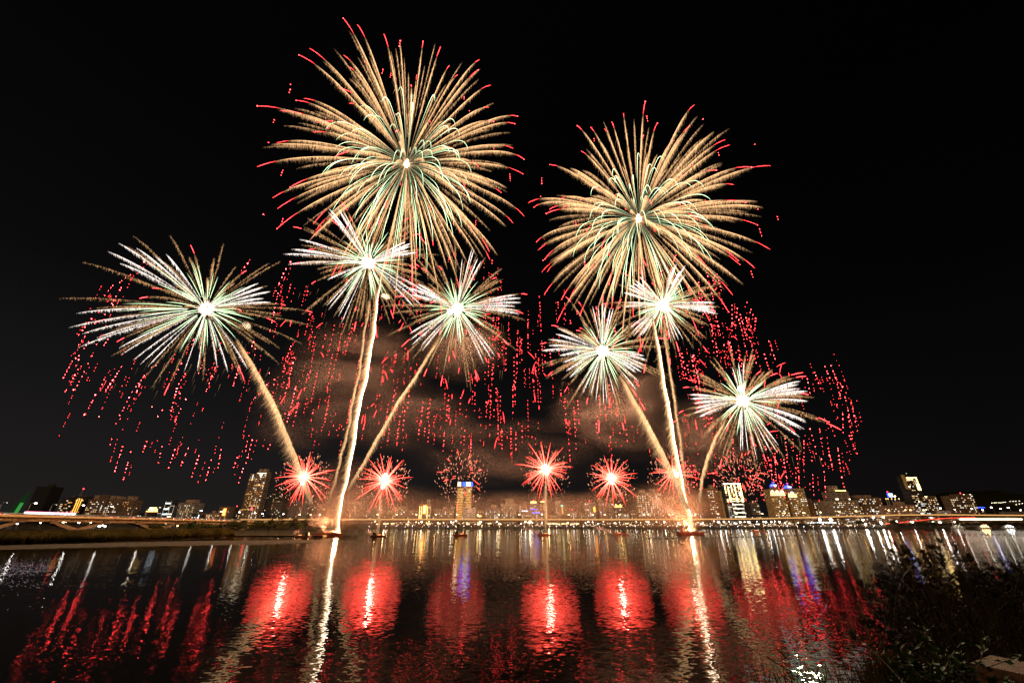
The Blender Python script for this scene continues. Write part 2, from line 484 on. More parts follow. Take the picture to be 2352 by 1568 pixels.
E_white = emit('white_lamp', (1.0, .93, .82), 42, True)
E_sodium = emit('sodium_lamp', (1.0, .52, .16), 60, True)
E_dim = emit('dim_lamp', (1.0, .9, .75), 3, False)
E_flood = emit('flood_lamp', (1.0, .95, .86), 90, True)
def street_lamp(p, h, mat, label, group, arm=2.2, dirv=(1, 0, 0), r=.38, name='street_lamp'):
    t = thing(name, label, 'street lamp', p, group); p = np.asarray(p, float); d = np.asarray(dirv, float)
    top = p + np.array([0, 0, h])
    pts = [p, p + np.array([0, 0, h*.5]), p + np.array([0, 0, h*.86]), top - d*0 + np.array([0,0,-.15*0]) , top + d*arm*.5 + np.array([0, 0, .25]), top + d*arm + np.array([0, 0, .2])]
    V, F = tube(pts, [.16, .13, .11, .1, .08, .07], 5)
    mesh('pole', V, F, M_pole, t)
    c = top + d*arm
    MB().dome((c[0], c[1], c[2]), r*1.7, r*1.1, r*.6, 8, 3, True).build('lamp_head', mat, t)
    return t
for k, (px, bright, near) in enumerate([(3,0,0),(50,1,1),(120,0,0),(163,1,1),(216,0,0),(231,1,1),(309,0,0),(322,1,1),(441,1,1),(489,1,1),(531,1,1),(568,1,1),(604,1,0),(634,1,1)]):
    p = deck_pt(px) + (bside * 7 if near else -bside * 7) + np.array([0, 0, -1.1])
    street_lamp(p, 9.2, E_white if bright else E_dim, 'bright street lamp on the near kerb of the left highway bridge' if bright else 'grey street lamp with a faint head on the left highway bridge',
                'street lamps on the left bridge' if bright else 'faint street lamps on the left bridge', 2.6, bu if not bright else bu*1.0, .55 if bright else .25)

# vehicles
M_paint = [pbr('paint_silver', (.4, .4, .42), .35, .05, 1, .3), pbr('paint_dark', (.03, .03, .035), .3, .1, 1, .2), pbr('paint_white', (.7, .7, .68), .35, .05, 1), pbr('paint_red', (.3, .03, .02), .35, .1, 1)]
M_glass = pbr('car_glass', (.015, .017, .02), .1, .1, 1, spec=.6)
M_tyre = pbr('tyre', (.02, .02, .02), .9, .2, 3)
E_tail = emit('tail_light', (1, .05, .03), 22); E_head = emit('head_light', (1, .92, .78), 26)
def make_car(paint):
    V, F = [], []
    r = thing('parked_car', '', 'car', (0, 0, 0))
    MB().prism([(-2.1,-.85),(2.1,-.85),(2.2,-.6),(2.2,.6),(2.1,.85),(-2.1,.85),(-2.2,.6),(-2.2,-.6)], .35, .85).build('body', paint, r)
    cab = MB(); a = [(-1.7,-.8,.85),(1.2,-.8,.85),(1.2,.8,.85),(-1.7,.8,.85),(-1.2,-.65,1.45),(.6,-.65,1.45),(.6,.65,1.45),(-1.2,.65,1.45)]
    cab.add(a, [(0,3,2,1),(4,5,6,7),(0,1,5,4),(1,2,6,5),(2,3,7,6),(3,0,4,7)]); cab.build('cabin', M_glass, r)
    for sy in (-.6, .6):
        MB().box(-2.3, -2.2, sy-.2, sy+.2, .55, .8).build('tail_light', E_tail, r)
        MB().box(2.2, 2.3, sy-.2, sy+.2, .5, .75).build('headlight', E_head, r)
    for sx in (-1.35, 1.35):
        for sy in (-.82, .82):
            wv = MB().prism([(.33*math.cos(q*math.pi/4), .33*math.sin(q*math.pi/4)) for q in range(8)], -.1, .1)
            wv.V = [(sx + x, sy + z, .33 + y) for x, y, z in wv.V]; wv.build('wheel', M_tyre, r)
    return r
def copy_tree(o, parent=None):
    c = o.copy(); C.objects.link(c); c.parent = parent
    for ch in list(o.children): copy_tree(ch, c)
    return c
car0 = [make_car(p) for p in M_paint]; used_car = [False] * 4
def put_car(p, heading, label, group, name='queued_car'):
    k = random.randrange(4)
    o = copy_tree(car0[k]) if used_car[k] else car0[k]
    used_car[k] = True; o.name = name
    o.location = [float(v) for v in p]; o.rotation_euler = (0, 0, heading)
    o['label'] = label; o['group'] = group
hd = math.atan2(bu[1], bu[0])
for px in list(np.arange(4, 250, 9.5)) + list(np.arange(255, 520, 13.0)):
    c = deck_pt(px + random.uniform(-2, 2)) + np.array([0, 0, -1.14])
    put_car(c + bside * 5.0, hd, 'car with red tail lights queuing along the near lane of the left bridge', 'cars queuing on the near lane of the left bridge')
for px in np.arange(120, 620, 24.0):
    c = deck_pt(px + random.uniform(-5, 5)) + np.array([0, 0, -1.14])
    put_car(c - bside * 4.5, hd + math.pi, 'car with white headlights on the far lane of the left bridge', 'cars on the far lane of the left bridge')
# lit coaches on the left bridge
E_cabin = emit('coach_light', (.92, .96, 1.0), 3.2); E_pink = emit('coach_marker', (1, .12, .3), 3.0)
for k, px in enumerate((78, 112, 146)):
    c = deck_pt(px) + bside * 1.6; c[2] -= 1.15
    t = thing('lit_coach', ('lit white coach at the rear of the three on the left bridge', 'lit white coach between two others on the left bridge', 'lit white coach leading the three on the left bridge')[k], 'coach', c, 'coaches on the left bridge')
    L = 6.4
    MB().beam(c - bu*L + np.array([0, 0, .95]), c + bu*L + np.array([0, 0, .95]), 2.5, 1.1).build('body', M_paint[2], t)
    MB().beam(c - bu*L*.98 + np.array([0, 0, 2.2]), c + bu*L*.98 + np.array([0, 0, 2.2]), 2.4, 1.4).build('window_band', E_cabin, t)
    MB().beam(c - bu*L + np.array([0, 0, 3.1]), c + bu*L + np.array([0, 0, 3.1]), 2.5, .4).build('roof', M_paint[2], t)
    MB().beam(c - bu*L*.95 + bside*1.3 + np.array([0, 0, 3.15]), c + bu*L*.95 + bside*1.3 + np.array([0, 0, 3.15]), .12, .3).build('marker_strip', E_pink, t)
    for sx in (-.7, .7):
        MB().beam(c + bu*L*sx - bside*1.2 + np.array([0, 0, .45]), c + bu*L*sx + bside*1.2 + np.array([0, 0, .45]), .9, .9).build('axle', M_tyre, t)

# ------------------------------------------------------------------ far viaduct and ramp
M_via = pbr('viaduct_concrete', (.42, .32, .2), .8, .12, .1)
vx = [560, 700, 1000, 1400, 1600, 1720, 1850, 1960, 2050, 2150, 2260, 2420]
vy = [1191.5, 1191.3, 1191.2, 1191.6, 1190.8, 1189.8, 1187.0, 1183.6, 1181.2, 1180.6, 1181.5, 1182.5]
VP = [at(x, y, 725) for x, y in zip(vx, vy)]
def poly_beam(pts, wd, ht, dz, dy=0.0):
    mb = MB()
    for a, b in zip(pts[:-1], pts[1:]):
        mb.beam(a + np.array([0, dy, dz]), b + np.array([0, dy, dz]), wd, ht)
    return mb
vi = thing('viaduct', 'long orange lit elevated road across the far shore', 'viaduct', (VP[0][0], 725, 5))
poly_beam(VP, 16, 1.0, -1.4).build('deck', M_via, vi)
poly_beam(VP, 9, 2.4, -3.1).build('girder', M_conc_dim, vi)
poly_beam(VP, .5, 2.4, -.7, -8.0).build('parapet', M_via, vi)
poly_beam(VP, .5, 1.6, -.4, 8.0).build('parapet', M_via, vi)
poly_beam(VP, .2, 1.2, -.75, -8.4).build('parapet_glow', emit('viaduct_parapet_glow', (1.0, .50, .15), 1.05), vi)  # glow added in place of a lamp-lit parapet and car light trails
def via_at(px):
    y = np.interp(px, vx, vy); return at(px, y, 725)
for px in range(600, 2400, 46):
    p = via_at(px)
    MB().box(p[0]-1.2, p[0]+1.2, 722, 728, 4, p[2]-4.2).box(p[0]-2, p[0]+2, 719, 731, p[2]-5, p[2]-4.2).build('pier', M_conc_dim, vi)
vl = [690, 715, 736, 778, 868, 912, 957, 1002, 1050, 1098, 1146, 1193, 1245, 1306, 1361, 1388, 1422, 1478, 1488, 1536, 1545, 1596, 1648, 1690, 1749, 1800, 1843, 1882, 1925, 1963, 2002, 2038, 2076, 2088, 2118]
for px in vl:
    p = via_at(px)
    street_lamp((p[0], 717.7, p[2] - .8), 7.5, E_sodium, 'orange street lamp on the viaduct along the far shore', 'orange street lamps on the viaduct', 1.6, (0, 1, 0), .6, 'viaduct_lamp')
for px in (2158, 2190, 2230, 2253, 2276, 2296, 2315, 2340):
    p = via_at(px)
    street_lamp((p[0], 717.7, p[2] - .8), 8 + (px % 3) * 2, E_white, 'white street lamp on the right end of the viaduct', 'white street lamps at the right end of the viaduct', 1.6, (0, 1, 0), .75, 'viaduct_lamp')
for px in np.arange(900, 2100, 21.0):
    p = via_at(px + random.uniform(-8, 8)); left = random.random() < .5
    put_car((p[0], 722.5 if left else 728, p[2] - .9), 0 if left else math.pi, 'car driving along the orange lit viaduct on the far shore', 'cars on the far viaduct', 'viaduct_car')
# red ramp
RX = [2030, 2060, 2090, 2130, 2180, 2240, 2300, 2420]; RY = [1203.5, 1201, 1197.5, 1193.5, 1190, 1188, 1187.5, 1188]
RP = [at(x, y, 708) for x, y in zip(RX, RY)]
ra = thing('ramp_road', 'rising road ramp crowded with red tail lights at right', 'ramp', (RP[0][0], 708, 4))
poly_beam(RP, 9, .8, -.5).build('deck', M_via, ra)
poly_beam(RP, .3, 1.1, .0, -4.5).build('parapet', M_conc_dim, ra)
poly_beam(RP, 5, 1.6, -1.6).build('girder', M_conc_dim, ra)
for px in range(2090, 2400, 30):
    y = np.interp(px, RX, RY); p = at(px, y, 708)
    MB().box(p[0]-.8, p[0]+.8, 706, 710, 2, p[2]-2.3).build('pier', M_conc_dim, ra)
for px in np.arange(2033, 2235, 3.6):
    y = np.interp(px, RX, RY); p = at(px, y, 706)
    put_car((p[0], 706 + random.uniform(-.6, .6), p[2] + .02), math.pi / 2 + .5 * random.random(), 'car with glowing red tail lights queuing up the right ramp', 'cars queuing on the red ramp', 'ramp_car')
# lit train on the low line at the far right
E_train = emit('train_light', (1.0, .86, .66), 5.5)
for k, px in enumerate((2222, 2258, 2294, 2330)):
    p = at(px, 1192.5, 700); L = 11.5
    t = thing('lit_train_carriage', ('lit cream train carriage, tail of the train on the low line at right', 'lit cream train carriage second from the left on the low line', 'lit cream train carriage third from the left on the low line', 'lit cream train carriage at the right edge of the low line')[k], 'train carriage', (p[0], 700, p[2]-1), 'train carriages on the low line')
    MB().box(p[0]-L, p[0]+L, 698.6, 701.4, p[2]-1.6, p[2]-.5).build('body', M_paint[2], t)
    MB().box(p[0]-L*.97, p[0]+L*.97, 698.62, 701.38, p[2]-.5, p[2]+1.3).build('window_band', E_train, t)
    MB().box(p[0]-L, p[0]+L, 698.6, 701.4, p[2]+1.3, p[2]+1.9).build('roof', M_paint[2], t)
p0, p1 = at(2190, 1195, 700), at(2400, 1195, 700)
rl = thing('rail_viaduct', 'low concrete rail line carrying the lit train at right', 'rail viaduct', (p0[0], 700, 2))
MB().beam(p0 + np.array([0, 0, -1.2]), p1 + np.array([0, 0, -1.2]), 7, 1.4).build('deck', M_conc_dim, rl)
for k in range(8):
    q = p0 + (p1 - p0) * (k + .5) / 8
    MB().box(q[0]-.9, q[0]+.9, 698.5, 701.5, 1.5, q[2]-1.9).build('pier', M_conc_dim, rl)

# ------------------------------------------------------------------ the lit park of the far shore
E_park = [emit('park_lamp_warm', (1.0, .66, .3), 34, True), emit('park_lamp_white', (1.0, .84, .60), 36, True), emit('park_lamp_cool', (.86, .95, 1.0), 38, True)]
def zpark(y): return float(np.interp(y, [p[0] for p in prof], [p[1] for p in prof]))
def park_lamp(px, Y, h, r, mat, lb, gp, name='park_lamp'):
    x = at(px, 1205, Y)[0]; z = zpark(Y)
    t = thing(name, lb, 'lamp', (x, Y, z), gp)
    V, F = tube([(x, Y, z - .2), (x, Y, z + h*.5), (x, Y, z + h)], [.14, .11, .09], 5); mesh('pole', V, F, M_pole, t)
    MB().dome((x, Y, z + h + r*.4), r, r, r*.75, 8, 3, True).build('lamp_head', mat, t)
g = random.Random(5)
for k in range(64):
    px = 842 + k * 16.6 + g.uniform(-7, 7); Y = g.uniform(696, 738)
    park_lamp(px, Y, g.uniform(3.5, 6), g.uniform(.28, .62), E_park[g.choice((0, 0, 1) if px < 1560 else (1, 2, 1, 0))],
              'warm park lamp among the stalls of the far shore' if px < 1560 else 'white park lamp among the crowd at right of the far shore', 'park lamps at left of the far shore' if px < 1560 else 'park lamps at right of the far shore')
for px, Y, r in [(968,700,1.0),(1036,700,1.0),(1047,720,.8),(1103,702,1.1),(1142,704,.8),(1207,706,.9),(1218,700,1.6),(1352,702,.8),(1490,700,.9),(1527,700,1.0),
                 (1652,700,1.0),(1664,702,1.0),(1702,698,1.0),(1722,700,1.0),(1761,700,1.1),(1773,702,1.0),(1792,700,.9)]:
    park_lamp(px, Y, 6, r, E_park[1 if px < 1600 else 2], 'large bright ball lamp standing in the far park crowd', 'large ball lamps of the far park')
for px, Y, r, h, lb in [(1887,700,1.7,9,'left of the two big floodlights at the white stand'),(1912,700,2.0,9,'right of the two big floodlights at the white stand'),(1986,715,1.1,8,'white floodlight mast just right of the round dark tree'),(2012,720,1.1,11,'taller white floodlight mast below the viaduct'),
                 (2025,712,1.0,5,'white floodlight low above the dark shore bushes'),(2036,718,1.2,12,'white floodlight mast beside the foot of the red ramp'),(1989,696,1.0,3,'low white floodlight at the water side of the far park'),(2026,695,1.1,4,'low white floodlight left of the ramp tree'),
                 (2062,712,.9,6,'small white floodlight over the left end of the bushes'),(2098,702,.9,6,'white floodlight behind the bushes below the ramp'),(2162,703,1.1,5,'white floodlight below the middle of the ramp'),(2196,703,1.0,6,'white floodlight below the upper ramp'),(2208,702,1.2,4,'white floodlight close to the train tail'),(2240,706,1.0,9,'white floodlight above the lit train')]:
    park_lamp(px, Y, h, r, E_flood, lb, 'floodlight masts of the right far shore', 'floodlight')
# white stand
x0, x1 = at(1855, 1200, 705)[0], at(1918, 1200, 705)[0]
st = thing('spectator_stand', 'white open spectator stand lit by two big floodlights', 'stand', (x0, 705, zpark(705)))
mb = MB()
for k in range(7):
    x = x0 + (x1 - x0) * k / 6; mb.beam((x, 703, 2.5), (x, 703, 8.2), .3, .3); mb.beam((x, 711, 2.5), (x, 711, 9.2), .3, .3)
mb.build('frame', M_paint[2], st)
MB().add([(x0-1,701,8),(x1+1,701,8),(x1+1,713,9.6),(x0-1,713,9.6),(x0-1,701,8.3),(x1+1,701,8.3),(x1+1,713,9.9),(x0-1,713,9.9)],[(0,3,2,1),(4,5,6,7),(0,1,5,4),(1,2,6,5),(2,3,7,6),(3,0,4,7)]).build('roof', pbr('stand_roof', (.7,.72,.74), .6, .05), st)
E_stripe = emit('stand_light', (.75, .95, 1.0), 5)
for k in range(9):
    x = x0 + (x1 - x0) * (k + .5) / 9
    MB().box(x-1.6, x+1.6, 700.7, 700.95, 7.7, 8.1).build('strip_lamp', E_stripe, st)
for k in range(4):
    MB().box(x0, x1, 704 + k*1.6, 705.5 + k*1.6, 2.5, 3.4 + k*.7).build('seat_step', M_conc_dim, st)
# market stalls
E_stall = [emit('stall_light_warm', (1, .62, .25), 5), emit('stall_light_white', (1, .9, .75), 5)]
M_tent = pbr('tent_cloth', (.55, .5, .45), .8, .1)
for k, px in enumerate([868, 884, 902, 936, 985, 1010, 1075, 1100, 1124, 1148, 1262, 1272, 1282, 1293, 1303, 1314, 1326, 1440, 1560, 1612, 1690, 1740]):
    Y = 716 + (k % 3) * 6; x = at(px, 1203, Y)[0]; z = zpark(Y)
    t = thing('market_stall', 'small tented stall with a lit front in the far park', 'stall', (x, Y, z), 'stalls of the far park')
    w_ = 3.0
    MB().box(x-w_, x+w_, Y-1.5, Y+2, z, z+.9).build('counter', M_conc_dim, t)
    MB().box(x-w_*.9, x+w_*.9, Y-.2, Y-.1, z+1.3, z+2.3).build('lit_front', E_stall[0 if px < 1500 else 1], t)
    MB().add([(x-w_-.4,Y-2.4,z+2.6),(x+w_+.4,Y-2.4,z+2.6),(x+w_+.4,Y+2.4,z+2.6),(x-w_-.4,Y+2.4,z+2.6),(x,Y,z+4.2)],[(0,3,2,1),(0,1,4),(1,2,4),(2,3,4),(3,0,4)]).build('canopy', M_tent, t)
    mb = MB()
    for sx in (-1, 1):
        for sy in (-2.2, 2.2): mb.box(x+sx*w_-.06, x+sx*w_+.06, Y+sy-.06, Y+sy+.06, z, z+2.6)
    mb.build('frame', M_pole, t)
# the crowd and its phone lights
nc = 3800
cxp = np.concatenate([rng.uniform(850, 1500, nc//2), rng.uniform(1450, 2000, nc - nc//2)]); cyy = 690 + rng.random(nc) ** 1.2 * 46
V, F = [], []
for i in range(nc):
    Y = cyy[i]; x = at(cxp[i], 1205, Y)[0]; z = zpark(Y); h = random.uniform(1.45, 1.8)
    V.append(np.array([(x-.22,Y-.14,z),(x+.22,Y-.14,z),(x+.22,Y+.14,z),(x-.22,Y+.14,z),(x-.27,Y-.15,z+h*.8),(x+.27,Y-.15,z+h*.8),(x+.27,Y+.15,z+h*.8),(x-.27,Y+.15,z+h*.8),(x-.1,Y-.1,z+h),(x+.1,Y-.1,z+h),(x+.1,Y+.1,z+h),(x-.1,Y+.1,z+h)]))
    F.append(np.array([(0,1,5,4),(1,2,6,5),(2,3,7,6),(3,0,4,7),(4,5,9,8),(5,6,10,9),(6,7,11,10),(7,4,8,11),(8,9,10,11)]) + 12 * i)
tag(mesh('crowd', np.concatenate(V), np.concatenate(F), pbr('clothing', (.22, .1, .07), .9, .8, .8, col2=(.06, .05, .05))), 'dense crowd watching from the sloping far shore', 'crowd', kind='stuff')
npn = 620
px_ = np.concatenate([rng.uniform(850, 1560, npn//2), rng.uniform(1560, 2010, npn - npn//2)]); yy_ = 690 + rng.random(npn) * 46
P = np.array([(at(a, 1205, b)[0], b, zpark(b) + random.uniform(1.4, 2.4)) for a, b in zip(px_, yy_)])
V, F = balls(P, rng.uniform(.14, .4, npn))
tag(mesh('crowd_lights', V, F, emit('phone_light', (1, .74, .45), 9)), 'countless small lights held up in the far shore crowd', 'lights', kind='stuff')
# small lamps added along the far water edge in place of reflections
for k in range(60):
    px = 850 + k * 19.6 + g.uniform(-3, 3)
    if 1500 < px < 1530: continue
    x = at(px, 1211, 688.5)[0]
    mb = MB().box(x-.06, x+.06, 688.44, 688.56, 1.9, 2.6)
    t = thing('edge_glint', 'small low lamp added for a reflection in the line along the far water edge', 'lamp', (x, 688.5, 2), 'low lamps added for reflections along the far water edge')
    mb.build('post', M_pole, t)
    MB().dome((x, 688.4, 2.8), g.uniform(.12, .28), .2, .2, 6, 2, True).build('lamp_head', E_park[g.choice((0, 1, 1, 2))], t)
for px, red in [(997,0),(1021,0),(1049,0),(1064,0),(1091,1),(1114,0)]:
    p = at(px, 1207, 686)
    V, F = tube([(p[0], 686, -.5), (p[0], 686, 4), (p[0], 686, 8.5)], [.45, .42, .4], 7)
    t = thing('mooring_pile', 'red and white mooring pile standing in the water off the far park' if red else 'thin grey mooring pile standing off the far park', 'mooring pile', (p[0], 686, 0), None if red else 'grey mooring piles')
    mesh('pile', V, F, pbr('pile_red', (.45, .1, .06), .6) if red else M_pole, t)
    MB().dome((p[0], 686, 8.5), .5, .5, .4, 7, 2).build('cap', M_dark, t)

# yard lamps on the land seen under the left bridge
M_yl = emit('yard_orange', (1, .45, .12), 30, True)
for px, py, k in [(24,1197,2),(30,1201,2),(40,1202,1),(46,1195,1),(8,1205,0),(93,1200,2),(146,1198,1),(152,1198,0),(181,1199,2),(209,1199,1),(215,1209,2),(221,1207,1),(228,1208,2),(236,1206,1),(241,1208,2),(255,1199,1),(319,1199,2),(374,1213,2),(378,1209,1),(385,1203,1),(392,1206,2),(401,1205,3),(408,1207,3),(419,1204,1),(428,1206,2)]:
    p = at(px, py, 600); r = g.uniform(.6, 1.1)
    t = thing('yard_lamp', 'lamp of the yard on the land seen beneath the left highway bridge', 'lamp', (p[0], 600, .5), 'yard lamps under the left bridge')
    V, F = tube([(p[0], 600, .3), (p[0], 600, p[2] * .5), (p[0], 600, p[2])], [.14, .12, .1], 5); mesh('pole', V, F, M_pole, t)
    MB().dome((p[0], 600, p[2]), r * 1.5, r, r * .6, 8, 3, True).build('lamp_head', (E_park + [M_yl])[k], t)

# dark hill at far right with a few house lights
V, F = [], []
n1, n2 = 60, 14
def hill_z(x, y):
    hgt = 190 * math.exp(-((x - 4200) / 1300) ** 2) + 118 * math.exp(-((x - 2850) / 480) ** 2) + 6 * math.sin(x * .021)
    s = min(max((y - 2300) / 900, 0), 1)
    return 4 + hgt * math.sin(math.pi * s) ** 1.2 + 3 * math.sin(x * .035 + y * .01)
for i in range(n1):
    x = 1500 + i * 60
    for j in range(n2):
        y = 2300 + 900 * j / (n2 - 1); V.append((x, y, hill_z(x, y)))
for i in range(n1 - 1):
    for j in range(n2 - 1): F.append((i*n2+j, (i+1)*n2+j, (i+1)*n2+j+1, i*n2+j+1))
struct('hill', MB().add(V, F), M_leaf_dark)
E_house = emit('house_light', (1, .9, .6), 6)
for k, (px, py) in enumerate([(2278,1154.5),(2284,1154),(2288,1153.8),(2294,1153.6),(2299,1154),(2304,1153),(2309,1152.4),(2320,1151),(2327,1150.6),(2333,1150.4),(2341,1150.2),(2334,1158),(2341,1156.5),(2348,1155.5)]):
    Y = 2310
    while Y < 2740 and hill_z(at(px, py, Y)[0], Y) < at(px, py, Y)[2]: Y += 5
    p = at(px, py, Y - 12)
    t = thing('hillside_house', 'tiny house with a lit window on the dark far right hill', 'house', (p[0], Y, p[2] - 4), 'houses on the dark hill')
    MB().box(p[0]-4, p[0]+4, Y-11.9, Y-4, p[2]-8, p[2]+2).build('wall', M_bank, t)
    MB().box(p[0]-2.2, p[0]+2.2, Y-12.4, Y-11.95, p[2]-1.2, p[2]+1.0).build('lit_window', E_house, t)

# ------------------------------------------------------------------ buildings of the far shore
E_win = [emit('window_warm', (1.0, .55, .2), 1.0), emit('window_cream', (1.0, .70, .38), 1.3), emit('window_white', (1.0, .92, .74), 1.5), emit('window_amber', (1.0, .38, .08), .9), emit('window_cool', (.85, .95, .95), 1.4), emit('window_bright', (1.0, .86, .6), 7)]
E_gold = emit('gold_strip', (1.0, .60, .16), 5, True)
E_cream = emit('cream_strip', (1.0, .80, .50), 4.5, True)
E_orange = emit('orange_sign', (1.0, .26, .03), 6, True)
E_blue = emit('blue_crown', (.03, .07, 1.0), 5, True)
E_bluew = emit('blue_white_sign', (.45, .6, 1.0), 4.5, True)
E_red = emit('beacon_red', (1.0, .03, .04), 14, True)
E_green = emit('green_sign', (.05, 1.0, .35), 5, True)
E_cool = emit('cool_strip', (.7, .88, 1.0), 4.5, True)
E_goldd = emit('dim_gold_strip', (1.0, .5, .12), 1.3, False)
E_brown = emit('faint_strip', (1.0, .6, .3), .22, False)
FAC = dict(tan=facade('tan_wall', (.34, .24, .16)), pink=facade('pink_wall', (.36, .2, .15)), brown=facade('brown_wall', (.2, .12, .075)),
           grey=facade('grey_wall', (.26, .22, .19)), dark=facade('dark_wall', (.045, .035, .03), fill=(.7, .55)), white=facade('white_wall', (.5, .45, .4)),
           glass=facade('glass_wall', (.05, .05, .055), 2.4, 3.6, (.85, .7)), gold=facade('ochre_wall', (.42, .27, .11), 3.2, 3.2, (.42, .42)), brick=facade('brick_wall', (.36, .15, .075), 3.0, 3.1, (.5, .42)),
           rows=facade('row_wall', (.3, .21, .15), 9.0, 3.2, (.86, .45)), black=facade('black_wall', (.018, .015, .014), fill=(.7, .55)))
M_roof = pbr('roof_surface', (.12, .1, .085), .9, .3, .2)
wmesh = {}
def win_mesh(wd, ht, mi):
    key = (round(wd, 1), round(ht, 1), mi)
    if key not in wmesh:
        me = bpy.data.meshes.new('lit_window')
        mb = MB().box(-key[0]/2, key[0]/2, -.12, .1, -key[1]/2, key[1]/2)
        me.from_pydata(mb.V, [], mb.F); me.materials.append(E_win[mi]); wmesh[key] = me
    return wmesh[key]
def add_window(root, x, y, z, wd, ht, mi):
    o = bpy.data.objects.new('lit_window', win_mesh(wd, ht, mi)); C.objects.link(o); o.parent = root
    o.location = [float(v) for v in (np.array([x, y, z]) - origin(root))]
class B: pass
GB = 2.5
def building(name, label, x0, x1, ytop, Y, wall, nwin=10, pal=(0, 0, 1, 2), depth=None, cat='building', boxes=(), zone=(0, 1), ledge=True, side_dark=None, win=(1.8, 1.5), group=None):
    b = B(); b.Y = Y
    b.x0, b.x1 = at(x0, 1192, Y)[0], at(x1, 1192, Y)[0]
    b.z1 = at(CX, ytop, Y)[2]; b.w = b.x1 - b.x0; d = depth or max(14, b.w * .8); b.d = d
    t = thing(name, label, cat, (b.x0, Y, GB), group); b.t = t
    MB().box(b.x0, b.x1, Y, Y + d, GB - .5, b.z1).build('wall', FAC[wall], t)
    MB().box(b.x0 - .25, b.x1 + .25, Y - .25, Y + d + .25, b.z1, b.z1 + 1.0).build('parapet', FAC['tan' if wall in ('gold',) else wall] if ledge else M_roof, t)
    for fx0, fx1, hh in boxes:                     # stair and lift heads on the roof
        MB().box(b.x0 + b.w*fx0, b.x0 + b.w*fx1, Y + d*.2, Y + d*.75, b.z1 + 1.0, b.z1 + 1.0 + hh).build('roof_box', FAC[wall] if hh > 7 else M_roof if wall in ('dark','black') else pbr('roof_box_wall', (.3, .2, .14), .85, .15, .3), t)
    g = random.Random(int(x0 * 31 + ytop)); seen = set()
    nf = max(1, int((b.z1 - 9) / 3.3)); nb = max(1, int((b.w - 1.5) / 3.4)); k = 0; tries = 0
    while k < min(nwin, nf * nb) and tries < 900:
        tries += 1
        f = int(nf * (zone[0] + (zone[1] - zone[0]) * g.random())); c = g.randrange(nb)
        if (f, c) in seen: continue
        seen.add((f, c)); k += 1
        wd = win[0] * g.choice((.8, 1, 1, 1.5)); ht = win[1] * g.choice((.8, 1, 1))
        add_window(t, b.x0 + (c + .5) * b.w / nb, Y, 10 + f * 3.3, wd, ht, g.choice(pal))
    return b
def fbox(b, name, mat, fx0, fx1, fz0, fz1, out=.35, thick=.3):
    """a box proud of the front, in fractions of the front's width and height"""
    z = lambda f: GB + (b.z1 - GB) * f
    return MB().box(b.x0 + b.w*fx0, b.x0 + b.w*fx1, b.Y - out, b.Y - out + thick, z(fz0), z(fz1)).build(name, mat, b.t)
def beacon(b, fx=.5, hgt=3.0, mat=None):
    x = b.x0 + b.w*fx
    MB().beam((x, b.Y + 3, b.z1), (x, b.Y + 3, b.z1 + hgt), .3, .3).build('mast', M_dark, b.t)
    MB().dome((x, b.Y + 3, b.z1 + hgt), .8, .8, .8, 8, 3, True).build('beacon', mat or E_red, b.t)

# -- left of the river
b = building('slab_tower', 'tall unlit black slab tower with a roof spire at far left', 50, 86, 1118, 900, 'black', 0)
MB().beam((b.x1 - 6, 905, b.z1), (b.x1 - 6, 905, b.z1 + 6), 12, 6).beam((b.x1 - 4, 905, b.z1 + 5), (b.x1 - 1, 905, b.z1 + 15), .9, .9, .3, .3).build('spire', M_dark, b.t)
# green lit cable pylon
p0, p1 = at(37, 1176, 860), at(68, 1127, 860)
py = thing('bridge_pylon', 'green lit leaning cable pylon beside the black slab tower', 'pylon', (p0[0], 860, 4))
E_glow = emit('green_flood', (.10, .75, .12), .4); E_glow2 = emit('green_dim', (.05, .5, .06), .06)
m_ = p0 + (p1 - p0) * .45
MB().beam(p0 - (p1 - p0) * .3, m_, 4.2, 4.2, 3.4, 3.4).build('mast_base', E_glow, py)
MB().beam(m_, p1, 3.4, 3.4, 1.6, 1.6).build('mast_top', E_glow2, py)
for k in range(12):
    a = p0 + (p1 - p0) * (.15 + .8 * k / 11); q = at(36 - 2.2 * k - 4, 1180, 860)
    mb = MB().beam(a, q, .3, .3); mb.build('cable', E_glow2, py)
b = building('apartment_block', 'dark block with a lit left edge near the leaning mast at far left', 124, 149, 1143, 820, 'dark', 26, (1, 1, 0, 3), boxes=((.6, .95, 3),), win=(3.0, 1.6))
b = building('sign_block', 'dark block with three tall golden sign strips at far left', 150, 175, 1140.5, 815, 'dark', 12, (2, 1, 0), boxes=((.1, .5, 2),))
for k in range(3): fbox(b, 'sign_strip', emit('amber_sign', (1, .42, .05), 2.6, True), .34 + k*.2, .41 + k*.2, .42, .93)
fbox(b, 'sign_foot', E_cream, .3, .9, .33, .37); fbox(b, 'red_sign', E_red, .2, .3, .44, .5)
p = at(166, 1185, 840); q = at(192, 1122, 840); q[0] = p[0] + 6
mt = thing('radio_mast', 'thin red and white lattice radio mast with a red top light', 'mast', (p[0], 840, 3))
mb = MB()
for sx, sy in ((-1, -1), (1, -1), (0, 1.2)): mb.beam((p[0] + sx*1.6, 840 + sy*1.6, 3), (p[0] + sx*.4, 840 + sy*.4, q[2]), .35, .35)
for k in range(14):
    z = 6 + (q[2] - 8) * k / 14; mb.beam((p[0] - 1.5, 838.6, z), (p[0] + 1.5, 838.6, z + 4), .2, .2)
mb.build('lattice', pbr('mast_paint', (.35, .12, .09), .6, .6, .05, col2=(.4, .35, .32)), mt)
MB().dome((p[0], 840, q[2]), 1.1, 1.1, .9, 8, 3, True).build('beacon', E_red, mt)
